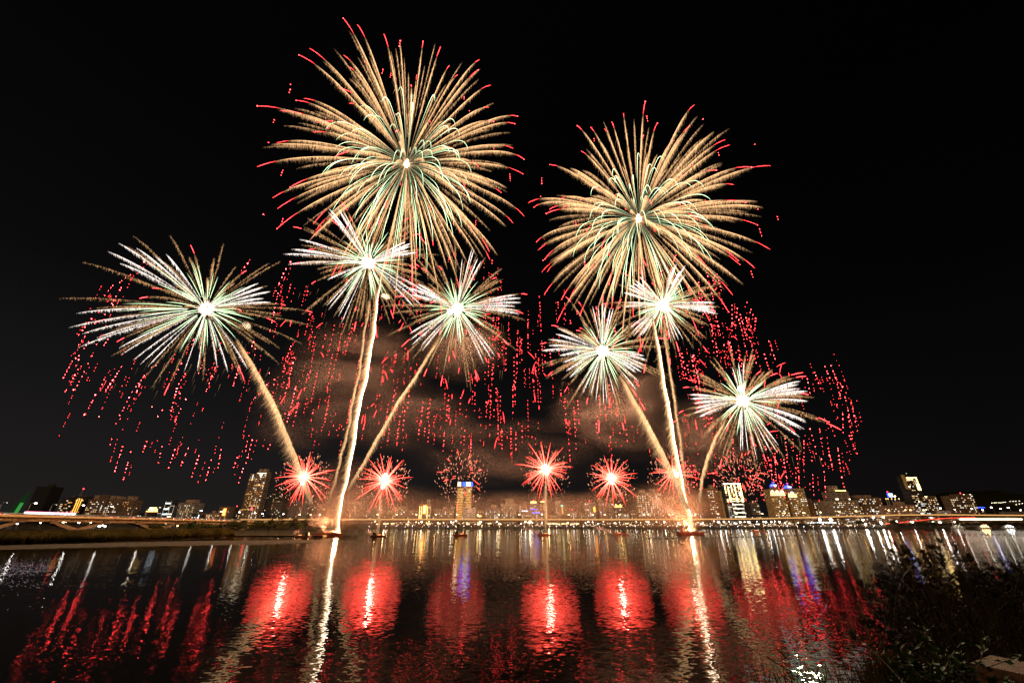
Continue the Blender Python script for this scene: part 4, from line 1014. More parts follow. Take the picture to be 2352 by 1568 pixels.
def big_burst(label, px, py, Y, Rpx, power):
    c = at(px, py, Y); m = pxm(c); R = Rpx * m
    t = thing('golden_burst', label, 'firework', c)
    mb = MB().dome(c, 5.5*m, 5.5*m, 8*m, 10, 4, True).dome(c + np.array([0, 0, 9*m]), 2.6*m, 2.6*m, 6*m, 8, 3, True)
    mb.build('core', CORE, t)
    lamp_light('burst_light', c, power, (1, .72, .42), t, 4*m)
    V, F = needles(np.repeat(c[None], 150, 0), c + fib(150, .3) * (rng.uniform(8, 34, 150) * m)[:, None], .35*m)
    mesh('glow_spray', V, F, GOLD, t, heat=np.tile(np.array([3.2, 3.2, 3.2, 0.0]), 150))
    for d in fib(100, .06):
        Rr = R * rng.uniform(.87, 1.04); s = np.linspace(.02, 1, 26)
        P = star_path(c, d, Rr, rng.uniform(1.3, 1.9), rng.uniform(.17, .23), s)
        e = rng.uniform(.74, .86); n1 = int(26 * e)
        G = P[:n1 + 1]
        pr = [(0, .10), (.12, .25), (.35, .85), (.7, 1.0), (.9, .55), (1, .06)]
        tt = np.linspace(0, 1, len(G))
        parts = [feather(G, pr, 400, 11*m, .16*m, 2.1, base=.25*m, t0=.2), feather(G, pr, 200, 18*m, .12*m, 1.2, base=.4*m, t0=.3),
                 line(G, .42*m * np.interp(tt, [0, .2, .4, .8, 1], [.3, .5, 1, 1, .4]), np.interp(tt, *zip(*pr)) * 3.0)]
        o = vmesh('gold_trail', parts, GOLD, t)
        if rng.random() < .82:
            Rp = P[n1 - 1:]; tt = np.linspace(0, 1, len(Rp))
            parts = [line(Rp, .34*m * np.interp(tt, [0, .5, 1], [.5, 1, .7]), np.interp(tt, [0, .35, .8, 1], [1, 14, 18, 8]))]
            if rng.random() < .5:
                v, f = balls(Rp[-1:] , rng.uniform(.7, 1.3)*m); parts.append((v, f, 30.0))
            vmesh('red_tip', parts, REDM, o)
    extra = []
    for d in fib(96, .12):
        P = star_path(c, d, R * rng.uniform(.8, 1.02), rng.uniform(1.3, 1.9), rng.uniform(.17, .23), np.linspace(.05, .84, 22))
        extra.append(feather(P, [(0, .1), (.35, .8), (.8, 1), (1, .1)], 300, 10*m, .14*m, 1.3, base=.25*m, t0=.26))
    tag(vmesh('gold_trail_mass', extra, GOLD, t), kind='stuff')
    for d in fib(92, .18):
        Rr = R * rng.uniform(.46, .66); s = np.linspace(.03, 1, 30)
        P = star_path(c, d, Rr, rng.uniform(2.4, 3.2), rng.uniform(.34, .46), s); tt = np.linspace(0, 1, 30)
        vmesh('green_trail', [line(P, .30*m * np.interp(tt, [0, .3, .9, 1], [.35, .9, 1, .4]), np.interp(tt, [0, .25, .6, 1], [.3, 2.4, 7.0, 2.2]))], GREEN, t)
    n = 30; D = fib(n, .3); P = c + D * R * rng.uniform(.88, 1.05, (n, 1)) - np.array([0, 0, .2*R])
    for i in range(n):
        k = rng.integers(1, 4); Q = P[i] - np.array([0, 0, 1.0]) * (np.arange(k) * 7 * m)[:, None]
        v, f = balls(Q, rng.uniform(.55, 1.1, k)*m); ln = needles(Q[:1] + np.array([0, 0, .3*m]), Q[-1:] - np.array([0, 0, 2.0*m]), .2*m)
        vmesh('red_ember', [(v, f, 28.0), (ln[0], ln[1], 3.0)], REDM, t)
    return t

def white_burst(label, px, py, Y, clusters, Rgold, Rgreen, power, ngold=58, squash=(1, 1), green_bias=None, second=None):
    c = at(px, py, Y); m = pxm(c)
    t = thing('white_burst', label, 'firework', c)
    mb = MB().dome(c, 11.5*m, 9*m, 11*m, 16, 6, True)
    if second: mb.dome(c + np.array([second[0]*m, -2*m, -second[1]*m]), 7*m, 6*m, 6.5*m, 14, 5, True)
    mb.build('core', CORE, t)
    lamp_light('burst_light', c, power, (1, .76, .5), t, 22*m)
    n = 240; D = fib(n, .3); L = rng.gamma(2.2, 4.4, n) + 10
    V, F = needles(c + D * 8*m, c + D * (L * m)[:, None], .75*m)
    mesh('glow_spray', V, F, COMET, t, heat=np.tile(np.array([5, 5, 5, .4]), n))
    for d in fib(76, .16):
        k = 1.0 if green_bias is None else 1 + green_bias[1] * max(0, d.dot(view_dir(c, green_bias[0])))
        Rr = Rgreen * m * rng.uniform(.72, 1.1) * k; s = np.linspace(.10, 1, 14); tt = np.linspace(0, 1, 14)
        P = star_path(c, d, Rr, 1.1, .09, s * .88 + .12)
        vmesh('green_star_trail', [line(P, m * np.interp(tt, [0, .25, .75, 1], [.3, .52, .5, .12]), np.interp(tt, [0, .5, .85, 1], [3.6, 2.8, 1.2, .5]))], GREEN, t)
    for a0, a1, cnt, Rpx in clusters:
        for k in range(cnt):
            w_ = (a1 - a0) * .15; a = a0 - w_ + (a1 - a0 + 2 * w_) * (k + .5) / cnt + rng.normal(0, 1.2); Rr = Rpx * m * rng.uniform(.86, 1.05)
            P = star_path(c, view_dir(c, a, rng.normal(0, .12)), Rr, 1.1, .10, np.linspace(.1, 1, 20)); tt = np.linspace(0, 1, 20)
            pr = [(0, .5), (.3, .7), (.55, 1.0), (.85, .95), (1, .25)]
            vmesh('white_trail', [feather(P, pr, 300, 8*m, .18*m, 2.5, spread=.2, base=.1*m, back=.5), line(P, .36*m * np.interp(tt, [0, .5, .85, 1], [.6, 1, .8, .15]), np.interp(tt, *zip(*pr)) * 2.2)], WHITE, t)
    for d in fib(ngold, .12):
        Rr = Rgold * m * rng.uniform(.72, 1.15); d = d * np.array([squash[0], 1, squash[1]])
        P = star_path(c, d, Rr, 1.0, .10, np.linspace(.15, 1, 18)); pr = [(0, .3), (.3, .7), (.7, 1), (1, .3)]
        o = vmesh('gold_trail', [feather(P, pr, 220, 6*m, .19*m, 1.15, base=.75*m, spread=.5), line(P, .12*m, np.interp(np.linspace(0, 1, 18), *zip(*pr)) * .6)], GOLD_D, t)
        if rng.random() < .3:
            e = P[-1] - P[-2]; e /= np.linalg.norm(e); a = P[-1] + e * m * 3; b = a + e * m * rng.uniform(10, 26) - np.array([0, 0, 2*m])
            V, F, h = line(np.array([a, (a+b)/2 + np.array([0, 0, .6*m]), b]), .55*m, [3, 6, 3]); mesh('red_tip', V, F, REDM, o, heat=h * 3)
    # a thin rain of falling gold hairs under the burst
    n = 70; A = c + np.clip(rng.normal(0, 1, (n, 3)), -1.3, 1.3) * np.array([1.0, .6, .5]) * Rgold * m * .55 - np.array([0, 0, .65 * Rgold * m])
    V, F = needles(A, A + np.array([0, 0, -1.0]) * rng.uniform(8, 26, (n, 1)) * m + np.array([-1.2*m, 0, 0]), .28*m)
    tag(mesh('ember_rain', V, F, GOLD_D, t, heat=np.repeat(rng.uniform(.15, .6, n), 4)), kind='stuff')
    return t

def red_burst(label, px, py, Y, Rpx, power, cores=((0, 0),), faded=False, nstar=66, skew=1.0):
    c = at(px, py, Y); m = pxm(c); Rpx *= 1.08
    t = thing('red_burst', label, 'firework', c)
    if not faded:
        for k, (dx, dy) in enumerate(cores):
            MB().dome(c + np.array([dx*m, 0, -dy*m]), (4.6 - k)*m, 4*m, (5.6 - k)*m, 10, 4, True).build('core', CORE_R, t)
        n = 160; D = fib(n, .3)
        V, F = needles(np.repeat(c[None], n, 0), c + D * (rng.uniform(8, 24, n) * m)[:, None], .55*m)
        mesh('glow_spray', V, F, REDB, t, heat=np.tile(np.array([50, 50, 50, 3]), n))
    for rr, kk in ((58, .40), (40, .34), (22, .26)): lamp_light('burst_light', c, power * kk, (1, .05, .035), t, rr*m)
    for d in fib(nstar if not faded else 22, .22):
        Rr = Rpx * m * rng.uniform(.62, 1.22) * (skew if d[2] > .2 else 1); s = np.linspace(.05 if not faded else rng.uniform(.5, .75), 1, 12); tt = np.linspace(0, 1, 12)
        P = star_path(c, d, Rr, 1.0, .09, s)
        vmesh('red_trail', [line(P, .40*m * np.interp(tt, [0, .4, 1], [1.1, .9, .25]), np.interp(tt, [0, .25, .7, 1], [46, 20, 10, 4]) if not faded else np.interp(tt, [0, .5, 1], [2, 14, 7]))], REDB, t)
    n = 260; D = fib(n, .35); D[:, 2] -= .12; r = Rpx * m * rng.uniform(.45, 1.15, n) ** .7
    A = c + D * r[:, None]; out = D * np.array([1, 1, .5]); hk = rng.uniform(2.5, 8, (n, 1)) * m
    B_ = A - out * hk * .5 + np.array([0, 0, -1.0]) * hk * rng.uniform(.4, 1.1, (n, 1))
    V, F = needles(A, B_, .62*m * rng.uniform(.6, 1.15, n))
    tag(mesh('spark_spray', V, F, PINKSP, t, heat=np.repeat(rng.uniform(.8, 3.2, n), 4) * np.tile(np.array([1.3, 1.3, 1.3, .3]), n)), kind='stuff')
    return t

def comet(label, pts, Y0, Y1, wpx, hairpx, dens, k, mat=None, wob=1.2, corek=0, side=-1):
    P0 = np.array([at(x, y, Y0 + (Y1 - Y0) * i / (len(pts) - 1)) for i, (x, y) in enumerate(pts)])
    tt = np.linspace(0, 1, 60); P = path_at(P0, tt)
    for _ in range(3): P[1:-1] = (P[:-2] + P[1:-1] * 2 + P[2:]) / 4
    m = pxm(P[30]); P[:, 0] += np.sin(tt * 26 + pts[0][0]) * wob * m * .5 + np.sin(tt * 61 + 1.3) * wob * m * .35
    t = thing('comet_tail', label, 'firework', P[0])
    pr = [(0, .9), (.1, 1), (.6, 1), (.85, .8), (1, .15)] if corek else [(0, .25), (.2, .7), (.6, 1), (.9, .8), (1, .2)]
    wprof = np.interp(tt, [0, .12, .5, 1], [.35, .8, 1.1, .55])
    if corek: vmesh('burning_core', [line(P, wpx * m * .25 * wprof, np.interp(tt, *zip(*pr)) * corek, 6)], COMET if mat is None else mat, t)
    n = int(.6 * dens * np.linalg.norm(P[-1] - P[0]) / m); hairpx *= .62
    drift = (side * .55, 0, -1)
    V1 = feather(P, pr, n, hairpx * m, .34*m, k * 1.8, drift, .35, wpx * m * .13, 0)
    V2 = feather(P, pr, n // 3, hairpx * m * 1.9, .24*m, k * 1.1, (side * .8, 0, -1), .5, wpx * m * .2, 0)
    tag(vmesh('spark_fringe', [V1, V2], GOLD, t), kind='stuff')
    return t

PW = 6.0
big_burst('largest golden burst, high at top with green inner stars and red tips', 934, 377, 330, 292, 4e5 * PW)
big_burst('second golden burst, lower and to the right of the largest one', 1467, 503, 330, 262, 4e5 * PW)
white_burst('far left white and green burst with very long white trails to its left', 473, 710, 312, [(126, 141, 4, 196), (113, 121, 2, 160), (14, 34, 5, 142), (180, 196, 5, 205), (205, 226, 5, 160), (254, 262, 2, 135), (276, 287, 2, 135), (296, 301, 1, 145)], 182, 98, 5e5*PW, 64, (1.15, .9), (160, .55))
white_burst('white and green burst under the largest golden burst, above the tallest comet', 846, 604, 318, [(110, 121, 4, 150), (158, 173, 5, 168), (18, 32, 5, 118), (222, 242, 5, 135), (315, 336, 4, 140), (196, 204, 1, 105)], 150, 84, 5e5*PW, 80)
white_burst('white and green burst right of centre left, below right of the largest golden burst', 1050, 710, 305, [(66, 84, 5, 150), (143, 156, 4, 122), (2, 17, 6, 148), (203, 226, 5, 124), (298, 313, 4, 132), (262, 274, 1, 70)], 150, 84, 6e5*PW, 80, second=(-15, 7))
white_burst('white and green burst left of the right comet, lowest of the middle pair', 1384, 806, 305, [(78, 101, 6, 124), (148, 176, 5, 138), (332, 356, 6, 96), (238, 283, 7, 112), (180, 215, 4, 100), (315, 328, 2, 104)], 135, 82, 5e5*PW, 80)
white_burst('white and green burst at the head of the right comet under the second golden burst', 1523, 701, 312, [(128, 154, 6, 106), (62, 84, 6, 104), (355, 367, 5, 108), (283, 303, 4, 82), (214, 236, 5, 92), (168, 178, 2, 98)], 112, 64, 5e5*PW, 70)
white_burst('lowest right white and green burst above the gold lit tower', 1706, 920, 305, [(86, 102, 3, 102), (168, 196, 6, 114), (8, 28, 6, 132), (328, 346, 5, 132), (262, 302, 8, 116)], 132, 78, 1.6e5*PW, 80, second=(2, -28))
red_burst('red burst over the left end of the city beside the dim dark tower', 700, 1095, 292, 54, 0.055e5*PW, ((0, 0), (-2, 12)))
red_burst('red burst with two bright cores on a brown smoke stem, left of the centre', 885, 1104, 290, 55, 0.055e5*PW, ((-2, -11), (-4, 12), (-3, 0)))
red_burst('faded red burst of loose sparks around the blue crowned tower', 1063, 1090, 292, 54, .02e5*PW, faded=True)
red_burst('red burst at the centre on a brown smoke stem, with long upper spikes', 1253, 1078, 288, 52, 0.055e5*PW, ((0, -6), (3, 7)), skew=1.15)
red_burst('red burst right of the centre, above the slim pink tower', 1404, 1098, 290, 50, 0.055e5*PW, ((0, -6), (0, 8)))
red_burst('red burst half hidden behind the right comet', 1545, 1086, 310, 50, 0.035e5*PW, ((8, 4),), nstar=34)
red_burst('faded red burst above the gold lit tower', 1697, 1086, 300, 52, .022e5*PW, faded=True)

for px_, ya, yb, lb in ((873, 1222, 1122, 'thin dim brown spark stem rising from the small boat to the double cored red burst'), (1253, 1220, 1100, 'thin dim brown spark stem rising from the centre boat to the red burst')):
    comet(lb, [(px_ - 4 if px_ < 1000 else px_, ya), (px_ - 1, (ya + yb) / 2), (px_ + 1, yb)], 292, 291, 6, 8, 26, .55, wob=.4, side=.1)
comet('tallest white comet tail rising from the loaded barge at left', [(774, 1218), (783, 1165), (797, 1100), (818, 990), (828, 920), (846, 850), (853, 800), (862, 740), (869, 680), (876, 630)], 300, 316, 7.5, 13, 22, 1.4, corek=14, wob=2.2)
comet('leaning gold comet tail reaching up left to the far left burst', [(716, 1152), (701, 1110), (684, 1060), (661, 1000), (632, 930), (600, 870), (572, 822), (545, 780)], 296, 312, 7, 16, 24, 1.0, side=-.7)
comet('thin gold comet tail between the leaning tail and the tallest comet', [(758, 1155), (772, 1090), (790, 1030), (804, 960), (818, 890), (834, 800), (846, 710), (850, 690)], 300, 318, 6, 10, 18, .8, side=-.3, wob=3)
comet('gold comet tail leaning right from the loaded barge', [(800, 1122), (822, 1085), (850, 1035), (878, 985), (915, 920), (950, 870), (985, 815), (1014, 768)], 300, 306, 6, 13, 24, 1.05, side=.1)
comet('broad white comet tail rising from the right barge', [(1589, 1212), (1584, 1180), (1573, 1140), (1563, 1090), (1550, 1020), (1540, 960), (1528, 890), (1518, 830), (1508, 770), (1500, 728)], 305, 312, 8.5, 17, 26, 1.5, corek=14, wob=1.6, side=-.6)
comet('gold comet tail hugging the right side of the broad white comet', [(1577, 1130), (1568, 1060), (1560, 1000), (1550, 930), (1540, 860), (1528, 790), (1524, 750)], 308, 313, 6, 10, 18, .8, side=.2)
comet('thick gold comet tail leaning left from the right barge', [(1580, 1165), (1562, 1120), (1543, 1080), (1520, 1035), (1498, 990), (1472, 945), (1446, 900), (1424, 862)], 304, 306, 9, 18, 28, 1.1, side=-.8)
comet('short gold comet tail under the lowest right white burst', [(1606, 1152), (1610, 1110), (1618, 1070), (1630, 1035), (1645, 1000), (1668, 962)], 302, 305, 7, 11, 22, 1.0, side=-.1)

# falling red stars: strings of glowing dots, each one star
FALL = []
for u0, v0, u1, v1 in [(735,290,630,390),(600,410,545,450),(495,470,425,555),(560,490,480,620),(510,590,490,630),(430,700,425,712),(325,735,225,860),(350,770,330,790),(295,840,225,940),(475,860,425,940),(365,935,350,950),(305,910,268,965),
    (235,1020,175,1065),(330,1025,320,1030),(225,1055,205,1100),(300,1085,245,1105),(150,1115,100,1205),(220,1130,205,1150),(195,1175,120,1305),(270,1150,215,1255),(185,1290,180,1296),(560,1110,430,1310),(515,1185,470,1250),(490,1215,440,1290),(425,1210,395,1280),(355,1330,300,1440),(270,1485,265,1490),(385,1500,380,1504),
    (740,1180,640,1310),(620,1350,565,1460),(715,1215,660,1360),(830,1100,790,1115),(545,1490,540,1496),(555,1515,515,1556),(800,1425,790,1440),(880,1450,870,1460),(845,1500,840,1506),(1030,1085,970,1205),(1060,1165,1010,1245),(995,1280,950,1455),(1020,1320,1015,1326),(1065,1365,1060,1370),(1025,1440,975,1550),(1300,1110,1215,1320),
    (1210,1060,1165,1160),(1130,885,1115,935),(1480,1115,1435,1265),(1550,300,1500,360),(1830,380,1770,520),(1885,290,1880,296),(1850,345,1846,352),(1790,520,1755,680),(1760,670,1720,850),(1595,915,1565,1000),(1610,970,1606,1020),(1890,945,1835,1105),(1720,1160,1716,1166),(1700,1250,1590,1370),(1915,1040,1845,1315),(1760,1210,1745,1340),(1930,1260,1860,1540)]:
    FALL.append((114.8 + u0*.293, 516.8 + v0*.293, 114.8 + u1*.293, 516.8 + v1*.293, 0))
for u0, v0, u1, v1 in [(955,10,945,55),(1050,70,978,300),(1095,200,1055,355),(1118,120,1114,128),(1255,30,1222,120),(1385,75,1355,210),(1495,100,1440,260),(1610,90,1545,240),(1705,140,1635,345),(1890,100,1865,260),(1805,190,1800,196),(1790,255,1760,360),(2030,165,2000,250),(2080,260,2040,380),(2160,10,2105,215),(2115,30,2100,110),(2310,60,2290,100)]:
    FALL.append((u0*.2686, 1005 + v0*.2686, u1*.2686, 1005 + v1*.2686, 1))
for u0, v0, u1, v1 in [(360,395,345,515),(410,370,409,374),(433,410,400,530),(445,440,430,530),(460,460,455,520),(325,385,325,565),(425,570,465,720),(535,590,570,690),(510,665,535,750),(795,765,830,860),(855,735,885,805),(890,730,930,830),(915,790,945,920),(955,850,920,960),(970,905,1000,1040),(1005,940,1040,1100),(960,985,960,1110),
    (995,1130,1040,1230),(990,1020,1020,1210),(755,805,770,885),(810,1030,811,1034),(825,1090,840,1190),(880,1050,910,1130),(875,1200,900,1330),(880,1240,881,1244),(800,1190,805,1230),(770,1090,790,1160),(735,1160,735,1290),(780,1270,781,1275),(785,1350,790,1465),(835,1260,845,1300),(850,1335,860,1480),(930,1190,945,1330),(950,1360,965,1420),
    (695,1240,710,1420),(690,1310,690,1390),(630,1140,640,1280),(620,1265,645,1420),(570,1230,575,1390),(595,1355,600,1420),(210,500,215,590),(235,600,240,680),(280,610,285,700),(320,620,325,700),(130,760,145,880),(100,680,105,760),(220,1340,222,1420),(330,1150,335,1260)]:
    FALL.append((1550.3 + u0*.4028, 545.5 + v0*.4028, 1550.3 + u1*.4028, 545.5 + v1*.4028, 4))
def rnd_fall(n, x0, x1, y0, y1, code, lmin=14, lmax=70):
    for _ in range(n):
        x = random.uniform(x0, x1); y = random.uniform(y0, y1); L = random.uniform(lmin, lmax)
        k = (x - 1176) / (y + 1250); FALL.append((x, y, x + k * L, y + L, code))
rnd_fall(14, 640, 720, 610, 960, 2); rnd_fall(22, 720, 860, 720, 960, 2); rnd_fall(8, 860, 980, 560, 700, 2); rnd_fall(17, 880, 1010, 800, 1000, 2)
rnd_fall(9, 1080, 1160, 600, 760, 3); rnd_fall(26, 1120, 1235, 690, 1000, 3); rnd_fall(11, 1010, 1130, 850, 1010, 3); rnd_fall(7, 1235, 1300, 640, 900, 3)
rnd_fall(14, 1290, 1480, 880, 1020, 3); rnd_fall(7, 1590, 1660, 620, 760, 4); rnd_fall(14, 1560, 1640, 800, 1080, 4); rnd_fall(7, 1640, 1760, 720, 830, 4); rnd_fall(7, 1700, 1800, 1010, 1110, 4)
FLB = [('string of falling red stars in the slanting left cascade around the far left burst', 'left cascade of falling red stars'), ('red star string low over the left rooftops, falling below the left cascade', 'low left falling red stars'),
       ('string of falling red stars between the tallest comet and the largest burst', 'falling red stars left of the centre'), ('string of falling red stars in the centre between the two golden bursts', 'falling red stars of the centre'),
       ('string of falling red stars in the cascade at right of the right comet', 'right cascade of falling red stars')]
for x0, y0, x1, y1, code in FALL:
    Y = random.uniform(296, 345); L = math.hypot(x1 - x0, y1 - y0); n = max(1, int(L / random.uniform(7.5, 11)) + 1)
    tt = np.sort(np.clip(np.linspace(0, 1, n) + rng.normal(0, .3 / max(n, 1), n), 0, 1)) if n > 1 else np.array([0.0])
    P = np.array([at(x0 + (x1 - x0)*q, y0 + (y1 - y0)*q, Y) for q in tt]); P[:, 0] = np.interp(tt, [0, 1], [P[0, 0], P[-1, 0]]) if n > 1 else P[:, 0]
    m = pxm(P[0]); big = (1.05 if code in (0, 1) else 1.05 if code == 4 else 1.0) * np.where(rng.random(n) < .4, 1.45, 1.0) * rng.uniform(.62, 1.15, n) * np.interp(tt, [0, 1], [1.12, .75])
    v, f = balls(P, big * m * .72); parts = [(v, f, 90.0 if code in (0, 1) else 50.0 if code == 4 else 26.0)]
    A = P + np.array([0, 0, 0]); V2, F2 = needles(A, A - np.array([0, 0, 1.0]) * rng.uniform(1.5, 4, (n, 1)) * m, .3*m); parts.append((V2, F2, 5.0))
    if n > 1: v3, f3 = needles(P[:1], P[-1:], .10*m); parts.append((v3, f3, .5))
    t_ = vmesh('falling_star', parts, REDM, None); t_.location = (0, 0, 0)
    o = P[0]; t_.data.transform(Matrix.Translation([-float(x) for x in o])); t_.location = [float(x) for x in o]
    tag(t_, FLB[code][0], 'firework star', FLB[code][1])
FALL = [(a + dx, b + dy, c_ + dx, d_ + dy, e_) for (a, b, c_, d_, e_) in FALL if e_ in (0, 1, 4) and b - d_ < -12 for dx, dy in [(random.choice((-1, 1)) * random.uniform(6, 15), random.uniform(-22, 22))]]
rnd_fall(23, 640, 720, 600, 960, 2); rnd_fall(40, 720, 880, 700, 980, 2); rnd_fall(17, 860, 980, 560, 720, 2); rnd_fall(29, 880, 1020, 800, 1010, 2)
rnd_fall(16, 1080, 1170, 600, 780, 3); rnd_fall(54, 1110, 1240, 680, 1010, 3); rnd_fall(23, 1010, 1130, 850, 1020, 3); rnd_fall(14, 1235, 1310, 640, 900, 3)
rnd_fall(27, 1290, 1490, 860, 1030, 3); rnd_fall(14, 1590, 1670, 620, 780, 4); rnd_fall(31, 1560, 1650, 780, 1090, 4); rnd_fall(17, 1640, 1770, 720, 840, 4); rnd_fall(23, 1690, 1800, 990, 1120, 4); rnd_fall(20, 150, 330, 620, 980, 0); rnd_fall(27, 380, 640, 780, 1040, 0); rnd_fall(16, 1810, 1950, 810, 1080, 4)
parts = []
for x0, y0, x1, y1, code in FALL:
    Y = random.uniform(320, 350); L = math.hypot(x1 - x0, y1 - y0); n = max(1, int(L / random.uniform(8, 13)) + 1)
    tt = np.sort(rng.random(n)); a = at(x0, y0, Y); b = at(x1, y1, Y); P = a + (b - a) * tt[:, None]; m = pxm(a)
    v, f = balls(P, rng.uniform(.42, .66, n) * m); parts.append((v, f, 14.0))
tag(vmesh('falling_star_curtain', parts, REDM, None), 'finer red sparks of the falling curtains behind the red strings', 'sparks', kind='stuff')
ES = [('short slanting red ember streak in the smoke left of the centre', 'ember streaks left of the centre'), ('short slanting red ember streak in the dark between the centre bursts', 'ember streaks of the centre'), ('short slanting red ember streak near the lowest right white burst', 'ember streaks at right')]
for k in range(66):
    code = k % 3; x = random.uniform(*((640, 960), (1000, 1330), (1560, 1830))[code]); y = random.uniform(*((720, 990), (700, 1010), (720, 1080))[code])
    p = at(x, y, random.uniform(298, 330)); m = pxm(p); a = random.gauss(0, .5); L = random.uniform(9, 26) * m
    q = p + np.array([math.sin(a) * L, 0, -math.cos(a) * L])
    V, F, h = line(np.array([p, (p + q) / 2 + np.array([0, 0, .05*L]), q]), .42*m, [3.0, 12.0, 6.0])
    t_ = mesh('ember_streak', V, F, REDM, own=p, heat=h); tag(t_, ES[code][0], 'firework ember', ES[code][1])

# ------------------------------------------------------------------ barges and launch boats
M_hull = pbr('rusty_hull', (.22, .06, .035), .7, .4, .4); M_deck = pbr('deck_plates', (.12, .09, .07), .85, .3, .5); M_tube = pbr('mortar_tube', (.09, .07, .06), .8, .3, 1)
E_flame = emit('launch_flame', (1, .62, .26), 16, True)
def hull(x0, x1, Y, d, z1, rake):
    mb = MB(); V = [(x0+rake,Y,-.6),(x1-rake,Y,-.6),(x1-rake,Y+d,-.6),(x0+rake,Y+d,-.6),(x0,Y,z1),(x1,Y,z1),(x1,Y+d,z1),(x0,Y+d,z1)]
    return mb.add(V, [(0,3,2,1),(4,5,6,7),(0,1,5,4),(1,2,6,5),(2,3,7,6),(3,0,4,7)])
def flame(root, c, m, h, w_, power):
    mb = MB(); n = 9; g = random.Random(int(c[0] * 10)); rings = [(0, .55), (.15, 1), (.4, .7), (.7, .32), (1, .03)]
    V, F = [], []
    for f, r in rings:
        for i in range(n):
            a = 2*math.pi*i/n; rr = r * w_ * m * g.uniform(.75, 1.25); V.append((c[0] + rr*math.cos(a) + f*1.0*m, c[1] + rr*math.sin(a), c[2] + h*m*f * g.uniform(.9, 1.1)))
    for j in range(len(rings)-1):
        for i in range(n): F.append((j*n+i, j*n+(i+1)%n, (j+1)*n+(i+1)%n, (j+1)*n+i))
    mb.add(V, F).build('launch_flame', E_flame, root)
    lamp_light('flame_light', (c[0], c[1] - 2, c[2] + h*m*.6), power, (1, .5, .22), root, 1.0)
def barge(label, xa, xb, y, Y, fpx, racks, house=None):
    a, b = at(xa, y, Y), at(xb, y, Y); m = pxm(a); d = 9
    t = thing('launch_barge', label, 'barge', (a[0], Y, 0))
    hull(a[0], b[0], Y, d, 1.9, 1.6).build('hull', M_hull, t)
    MB().box(a[0]+.3, b[0]-.3, Y+.3, Y+d-.3, 1.9, 2.0).build('deck', M_deck, t)
    mb = MB()
    for k in range(14):
        x = a[0] + 1 + (b[0]-a[0]-2)*k/13; mb.box(x-.15, x+.15, Y-.18, Y-.02, -.1, 1.8)
    mb.build('hull_rib', M_hull, t)
    for f0, f1 in racks:
        x0 = a[0] + (b[0]-a[0])*f0; x1 = a[0] + (b[0]-a[0])*f1; mb = MB(); n = max(4, int((x1-x0)/.55))
        for k in range(n):
            for j in range(4):
                x = x0 + (x1-x0)*(k+.5)/n; yy = Y + 1.6 + j*1.6
                mb.prism([(x + .2*math.cos(q*math.pi/3), yy + .2*math.sin(q*math.pi/3)) for q in range(6)], 2.0, 3.0 + .25*((k*7+j*3) % 4))
        mb.build('mortar_rack', M_tube, t)
        MB().box(x0-.2, x1+.2, Y+1.1, Y+1.25, 2.0, 2.8).build('rack_rail', M_deck, t)
    if house: MB().box(a[0]+(b[0]-a[0])*house[0], a[0]+(b[0]-a[0])*house[1], Y+2, Y+7, 2.0, 3.9).build('deck_house', M_hull, t)
    fx = a[0] + (b[0]-a[0])*fpx
    flame(t, np.array([fx, Y + 3.5, 2.0]), m, 15, 4.5, 260000 if Y < 310 else 80000)
    return t
barge('loaded red launch barge at left with mortar racks and a bright flame', 719, 778, 1230.5, 298, .86, [(.24, .52), (.6, .78)])
barge('dark red launch barge at right with a flame in the middle of its deck', 1562, 1620, 1222, 330, .47, [(.3, .42), (.56, .72)], (.16, .24))
def boat(label, px, py, flame_on, flip=1, wpx=17, group=None):
    c = on_z(px, py, 0); m = pxm(c); L = wpx * m
    t = thing('launch_boat', label, 'boat', c, group)
    hull(c[0] - L, c[0] + L, c[1], 4, .7, .9).build('hull', M_hull, t)
    MB().box(c[0] - L*.9, c[0] + L*.9, c[1] + .3, c[1] + 3.7, .7, .78).build('deck', M_deck, t)
    MB().box(c[0] - flip*L*.5 - 1, c[0] - flip*L*.5 + 1.2, c[1] + 1, c[1] + 3, .78, 2.6).build('cabin', M_dark, t)
    mb = MB()
    for k in range(9):
        x = c[0] + flip*L*(-.1 + .9*k/9); mb.prism([(x + .22*math.cos(q*math.pi/3), c[1] + 1.5 + .22*math.sin(q*math.pi/3)) for q in range(6)], .78, 1.6 + .2*(k % 3))
    mb.build('mortar_rack', M_tube, t)
    MB().dome((c[0] + flip*L*.25, c[1] + .2, 1.2), L*.3, .25, .25, 8, 2, True).build('ember_glow', emit('ember_glow', (1, .28, .08), 2.2), t)
    if flame_on:
        V, F = needles(np.array([[c[0] + flip*L*.7, c[1] + 1.5, .8]]), np.array([[c[0] + flip*L*.7, c[1] + 1.5, .8 + 13*m]]), 1.3*m); mesh('launch_flame', V, F, E_flame, t)
    return t
boat('small launch boat with drifting pink smoke left of the loaded barge', 692, 1233, False, -1)
boat('small launch boat with a thin flame right of the loaded barge', 866, 1232, True)
boat('small launch boat below the blue crowned tower', 1056, 1229.5, False, 1)
boat('small launch boat with a thin flame at the centre', 1250, 1228.5, True)
boat('small launch boat right of the centre, below the slim pink tower', 1427, 1227, False, -1)
boat('small launch boat just in front of the right barge', 1598, 1225.5, False, 1)
boat('small launch boat below the domed towers at right', 1743, 1220.5, False, -1)
